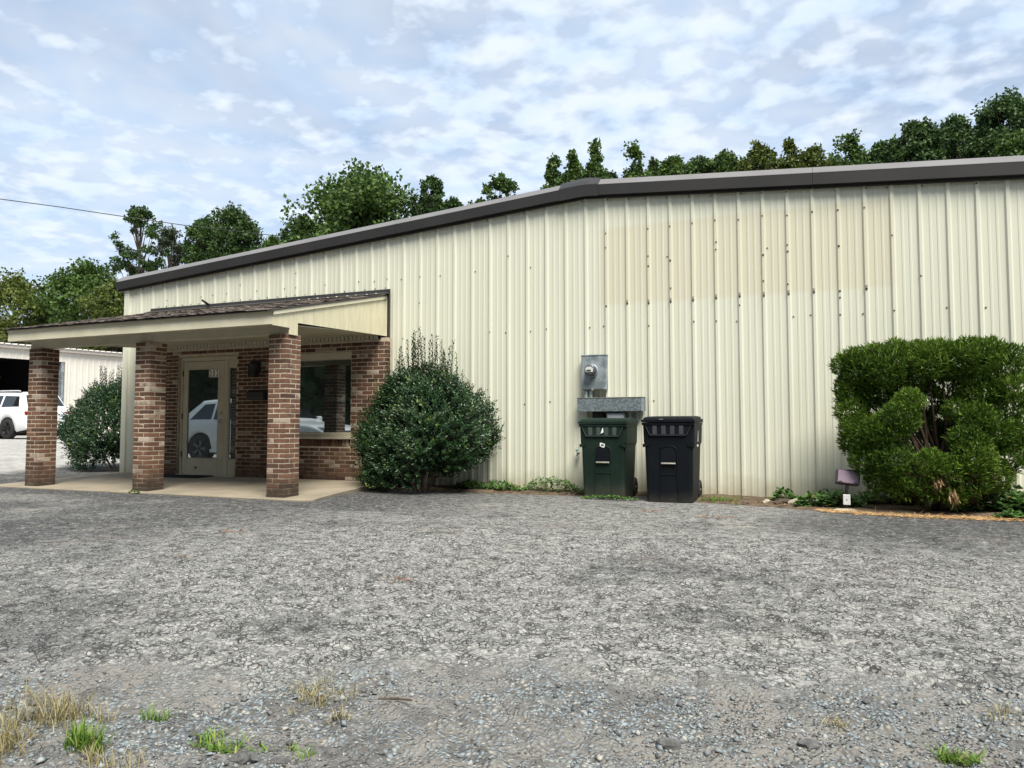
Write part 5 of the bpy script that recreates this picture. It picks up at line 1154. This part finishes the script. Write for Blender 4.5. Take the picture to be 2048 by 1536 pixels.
ivy(900, 1045, -.42, -.10, .16, 900, 'low ivy patch at the wall right of the tall holly bush', 41)
ivy(1048, 1165, -.40, -.08, .24, 800, 'taller weeds against the wall left of the green cart', 42, size=(.025, .05))
ivy(1165, 1275, -.93, -.80, .05, 260, 'thin green weeds at the foot of the green cart', 43, size=(.02, .04))
ivy(1545, 1590, -.55, -.30, .20, 130, 'small young plant with yellowish leaves beside the log litter', 44, size=(.05, .08))
ivy(1592, 1725, -.95, -.35, .20, 900, 'leafy vine patch behind the garden floodlight post', 45, size=(.04, .075))
ivy(1700, 1850, -.50, -.15, .26, 700, 'dark vine leaves under the left side of the juniper', 46, size=(.04, .07))
ivy(1915, 2080, -.95, -.15, .30, 1500, 'broad leafy vine patch right of the juniper trunk', 47, size=(.05, .09))
ivy(1995, 2055, -1.32, -1.15, .10, 120, 'small vine sprig at the asphalt edge right of the juniper', 48, size=(.05, .08))
ivy(258, 278, -2.66, -2.60, .06, 60, 'tiny green weed at the foot of the middle porch pillar', 49, size=(.02, .035))
ivy(820, 870, -.50, -.35, .07, 60, 'few weed leaves on the soil below the tall holly bush', 50, size=(.02, .04))
def blades(name, c, n, spread, h, w, m, label, seed, lean=.55, cat='grass', group='grass tufts in the worn asphalt', flat=1.):
    rngset(seed); k = 5; cx, cy = c
    nb = max(3, n//16); bc = rng.normal(size=(nb, 2))*np.array(spread)*.75; w_ = rng.integers(0, nb, n); bx = bc[w_, 0]+rng.normal(size=n)*.018; by = bc[w_, 1]+rng.normal(size=n)*.014
    X = cx+bx; Y = cy+by; Z = gh(X, Y)-.004; az = rng.uniform(0, 6.283, n); ln = rng.uniform(.45, 1.1, n)*h; le = rng.uniform(.15, 1, n)*lean; wd = rng.uniform(.6, 1.2, n)*w
    d = np.stack([np.cos(az), np.sin(az)], 1); sd = np.stack([-np.sin(az), np.cos(az)], 1); V = []
    for i in range(k):
        t_ = i/(k-1); r_ = ln*le*(t_**1.5)*1.1; z = ln*(t_*(1-.45*le*t_))*flat; ww = wd*(1-t_)**.7*.5+.0003
        p_ = np.stack([X+d[:, 0]*r_, Y+d[:, 1]*r_, Z+z], 1); s3 = np.concatenate([sd*ww[:, None], np.zeros((n, 1))], 1); V += [p_-s3, p_+s3]
    V = np.stack(V, 1).reshape(-1, 3); b = (np.arange(n)*2*k)[:, None]; F = np.concatenate([b+np.array([[2*i, 2*i+1, 2*i+3, 2*i+2]]) for i in range(k-1)], 1).reshape(-1, 4)
    o = npmesh(name, V, F, m, None, np.repeat(rng.random(n), k-1)); return tag(o, label, cat, group, 'stuff')
def gpos(px, py): p_ = onZ(px, py, 0.); return (p_.x, p_.y)
blades('grass_tuft', gpos(170, 1490), 170, (.065, .035), .085, .006, 'grass_green', 'green grass clump mixed with straw coloured stalks on the gravel', 1, .8)
blades('dry_grass', gpos(110, 1425), 420, (.13, .06), .10, .0026, 'grass_dry', 'straw coloured dry grass behind the green clump on the gravel', 2, .8)
blades('dry_grass', gpos(15, 1480), 260, (.06, .06), .09, .0026, 'grass_dry', 'dry yellow grass beside the green clump, away from the lone low tuft', 3, .8)
blades('grass_tuft', gpos(455, 1485), 230, (.085, .035), .055, .0065, 'grass_green', 'low bright green crabgrass tuft spreading on grey gravel', 4, 1.0, flat=.75)
blades('dry_grass', gpos(655, 1385), 260, (.10, .06), .065, .0022, 'grass_dry', 'sparse dry grass on the broken asphalt edge with bluish gravel', 5, .9)
blades('dry_grass', gpos(650, 1430), 90, (.06, .03), .05, .0022, 'grass_dry', 'thin dry blades just in front of the sparse dry grass', 6, .9)
blades('grass_tuft', gpos(318, 1430), 70, (.05, .022), .06, .004, 'grass_green', 'small dull green tuft growing beside a dark tar lump', 7, .8)
blades('dry_grass', gpos(232, 1520), 110, (.05, .03), .07, .0022, 'grass_dry', 'pale dry stalks between the green clump and the crabgrass', 8, .8)
blades('grass_tuft', gpos(600, 1500), 45, (.035, .02), .035, .004, 'grass_green', 'tiny green sprout next to lumps of broken asphalt', 9, .9)
blades('grass_tuft', gpos(1925, 1515), 150, (.055, .02), .06, .006, 'grass_green', 'bright green grass tuft on bluish gravel under the juniper side', 10, 1.0, flat=.8)
blades('dry_grass', gpos(1655, 1440), 80, (.05, .025), .04, .0024, 'grass_dry', 'small yellowish grass tuft on the bluish gravel', 11, .9)
blades('dry_grass', gpos(2010, 1430), 90, (.05, .04), .05, .0024, 'grass_dry', 'yellow green grass wisps beyond the bright tuft on bluish gravel', 12, .9)
p_ = gpos(1440, 1003); blades('dry_grass', (p_[0], -.62), 500, (.17, .10), .10, .005, 'grass_green', 'dry yellow green weeds at the wheel of the black cart', 13, .9, group='dry weeds at the wall')
def litter(name, xs, ys, n, m, ln, w, label, cat, seed, lift=.02, fn=None):
    rngset(seed); X = rng.uniform(*xs, n); Y = (fn(X)+rng.normal(size=n)*ys) if fn else rng.uniform(*ys, n); Z = gh(X, Y)+.006+rng.random(n)*lift
    U = rng.normal(size=(n, 3))*np.array([1, 1, .12]); return tag(leaves(name, np.stack([X, Y, Z], 1), U, np.cross(U, [0, 0, 1.]), rng.uniform(*ln, n), rng.uniform(*w, n), m, None, rng.random(n), .12), label, cat, None, 'stuff')
litter('pine_straw', (11.9, 14.4), .055, 1900, 'straw', (.03, .09), (.003, .007), 'orange brown wood chips and straw along the asphalt edge below the juniper', 'litter', 31, .018, lambda X: np.interp(X, [11.9, 12.7, 13.8, 14.4], [-1.22, -1.42, -1.36, -1.36]))
litter('dead_leaves', (5.9, 8.9), .10, 420, 'dead_leaf', (.02, .05), (.012, .03), 'brown dead leaves on the soil below the tall holly bush', 'litter', 32, .02, lambda X: np.interp(X, [5.9, 7.4, 8.9], [-.45, -.45, -.42]))
litter('dead_leaves', (10.6, 12.2), .12, 260, 'dead_leaf', (.03, .07), (.02, .04), 'brown dead leaves along the wall between black cart and juniper', 'litter', 33, .03, lambda X: np.interp(X, [10.6, 12.2], [-.5, -.85]))
for i, (px, py, n) in enumerate(((465, 1063, 26), (345, 1114, 10), (880, 1068, 14), (805, 1160, 16), (1300, 1024, 24), (1430, 1036, 36))):
    c = gpos(px, py); litter('dead_grass_wisp', (c[0]-.16, c[0]+.16), (c[1]-.05, c[1]+.05), n, 'dead_leaf', (.03, .09), (.004, .010), ('reddish dead weed wisp on the open asphalt before the middle pillar', 'tiny reddish dead weed on the dark stained asphalt', 'reddish dead weed in front of the tall holly bush', 'small reddish weed on the open grey asphalt', 'reddish dead weed on the asphalt before the black cart', 'long reddish brown dead weed streak beside the black cart')[i], 'weed', 80+i, .01)
# log pieces, white cup, at the wall right of the black cart
def junk():
    a = onY(1618, 997, -.62); t = thing('white_bottle', (a.x, a.y, .03), 'crumpled white plastic bottle lying among rotten wood at the wall', 'bottle')
    MB().tube([(a.x-.09, a.y-.02, .05), (a.x-.05, a.y-.01, .06), (a.x+.05, a.y+.01, .062), (a.x+.07, a.y+.015, .062)], [.022, .05, .053, .035], 12).build('shell', 'white_plastic', t); MB().tube([(a.x+.07, a.y+.015, .062), (a.x+.10, a.y+.02, .062)], .020, 10).build('cap', 'black_metal', t)
    for k, (px, l, r_, an) in enumerate(((1565, .22, .035, .3), (1590, .16, .045, -.5), (1532, .14, .03, 1.1))):
        q = onY(px, 1003, -.66-.03*k); d = Vector((math.cos(an), math.sin(an)*.4, .15))*l; tag(MB().tube([Vector((q.x, q.y, .035))-d/2, Vector((q.x+.01, q.y, .045)), Vector((q.x, q.y, .035))+d/2], [r_*.7, r_, r_*.6], 7).build('rotten_log', 'sandstone' if k else 'bark'), ('dark rotten branch piece lying at the wall beside the white bottle', 'pale split log leaning on the white bottle', 'small pale log end farthest from the white bottle')[k], 'log')
junk()
# loose stones: gravel at the lens, scattered chips on the asphalt
def stones():
    rngset(77); n = 95000; X = rng.uniform(8.6, 14.4, n); Y = rng.uniform(-9.15, -4.3, n); g = gravel_f(X, Y); dens = g*.9*np.clip(-.25+1.7*vnoise(X, Y, .30)+.25*(X-11), .06, 1)+.03
    k = rng.random(n) < dens; X, Y, g = X[k], Y[k], g[k]; n = len(X); s_ = np.where(rng.random(n) < .06, rng.uniform(.008, .014, n), rng.uniform(.0026, .0068, n))*np.where(g > .5, 1, .75); Z = gh(X, Y)+s_*.25
    B = np.array([(1,0,0), (-1,0,0), (0,1,0), (0,-1,0), (0,0,1), (0,0,-1)], float); T = np.array([(0,2,4), (2,1,4), (1,3,4), (3,0,4), (2,0,5), (1,2,5), (3,1,5), (0,3,5)])
    a = rng.uniform(0, 6.28, n); ca, sa = np.cos(a), np.sin(a); P = B[None]*rng.uniform(.55, 1.35, (n, 6, 1))*np.stack([np.ones(n)*1.25, np.ones(n), np.ones(n)*.68], 1)[:, None]+rng.normal(size=(n, 6, 3))*.24
    Q = np.stack([P[..., 0]*ca[:, None]-P[..., 1]*sa[:, None], P[..., 0]*sa[:, None]+P[..., 1]*ca[:, None], P[..., 2]], -1)*s_[:, None, None]+np.stack([X, Y, Z], 1)[:, None]
    F = ((np.arange(n)*6)[:, None, None]+T[None]).reshape(-1, 3); v = np.clip(np.where(g > .5, np.where(rng.random(n) < .3, .2*rng.random(n), .25+.65*rng.random(n)), rng.random(n)), 0, 1)
    o = npmesh('loose_gravel', Q.reshape(-1, 3), F, 'stone', None, np.repeat(v, 8)); tag(o, 'loose grey and bluish gravel scattered over the worn asphalt', 'gravel', None, 'stuff')
stones()
for i, (px, py, r_, lab) in enumerate(((1357, 1192, .026, 'single dark tar lump on the open asphalt'), (1412, 1212, .02, 'smaller flat tar lump just past the single dark one'), (620, 1392, .035, 'dark asphalt crumb in the sparse dry grass'), (390, 1452, .032, 'dark tar lump beside the low crabgrass tuft'), (645, 1490, .05, 'broad flat asphalt chunk next to the tiny green sprout'), (490, 1510, .06, 'largest broken asphalt chunk in front of the crabgrass tuft'), (560, 1515, .045, 'rounded asphalt chunk between crabgrass tuft and tiny sprout'), (1885, 1354, .06, 'dark flat asphalt slab piece at the end of the long crack'), (1620, 1480, .05, 'dark lumpy tar piece on the bluish gravel'), (1335, 1485, .06, 'dark tar crust sunk in the bluish gravel'), (950, 1425, .03, 'small dark lump at the gravel edge'), (1000, 1384, .025, 'tiny dark lump on bare asphalt near the gravel edge'), (1560, 1400, .03, 'dark crumb at the border of bluish gravel'), (2035, 1480, .05, 'dark tar lump right of the bright grass tuft'))):
    r_ *= .58; p_ = onZ(px, py, 0.); z = gz(p_.x, p_.y); tag(MB().blob((p_.x, p_.y, z+r_*.12), r_, 2, .22, (1.15, .9, .5), 90+i).build('tar_lump', 'tar_lump'), lab, 'asphalt lump', 'lumps of broken asphalt')
p_ = onZ(790, 1403, 0.); tag(MB().tube([(p_.x-.055, p_.y-.02, gz(p_.x, p_.y)+.008), (p_.x, p_.y, gz(p_.x, p_.y)+.010), (p_.x+.06, p_.y+.015, gz(p_.x, p_.y)+.008)], [.003, .005, .003], 6).build('dark_twig', 'bark'), 'thin dark twig lying on bluish gravel at the asphalt edge', 'twig')
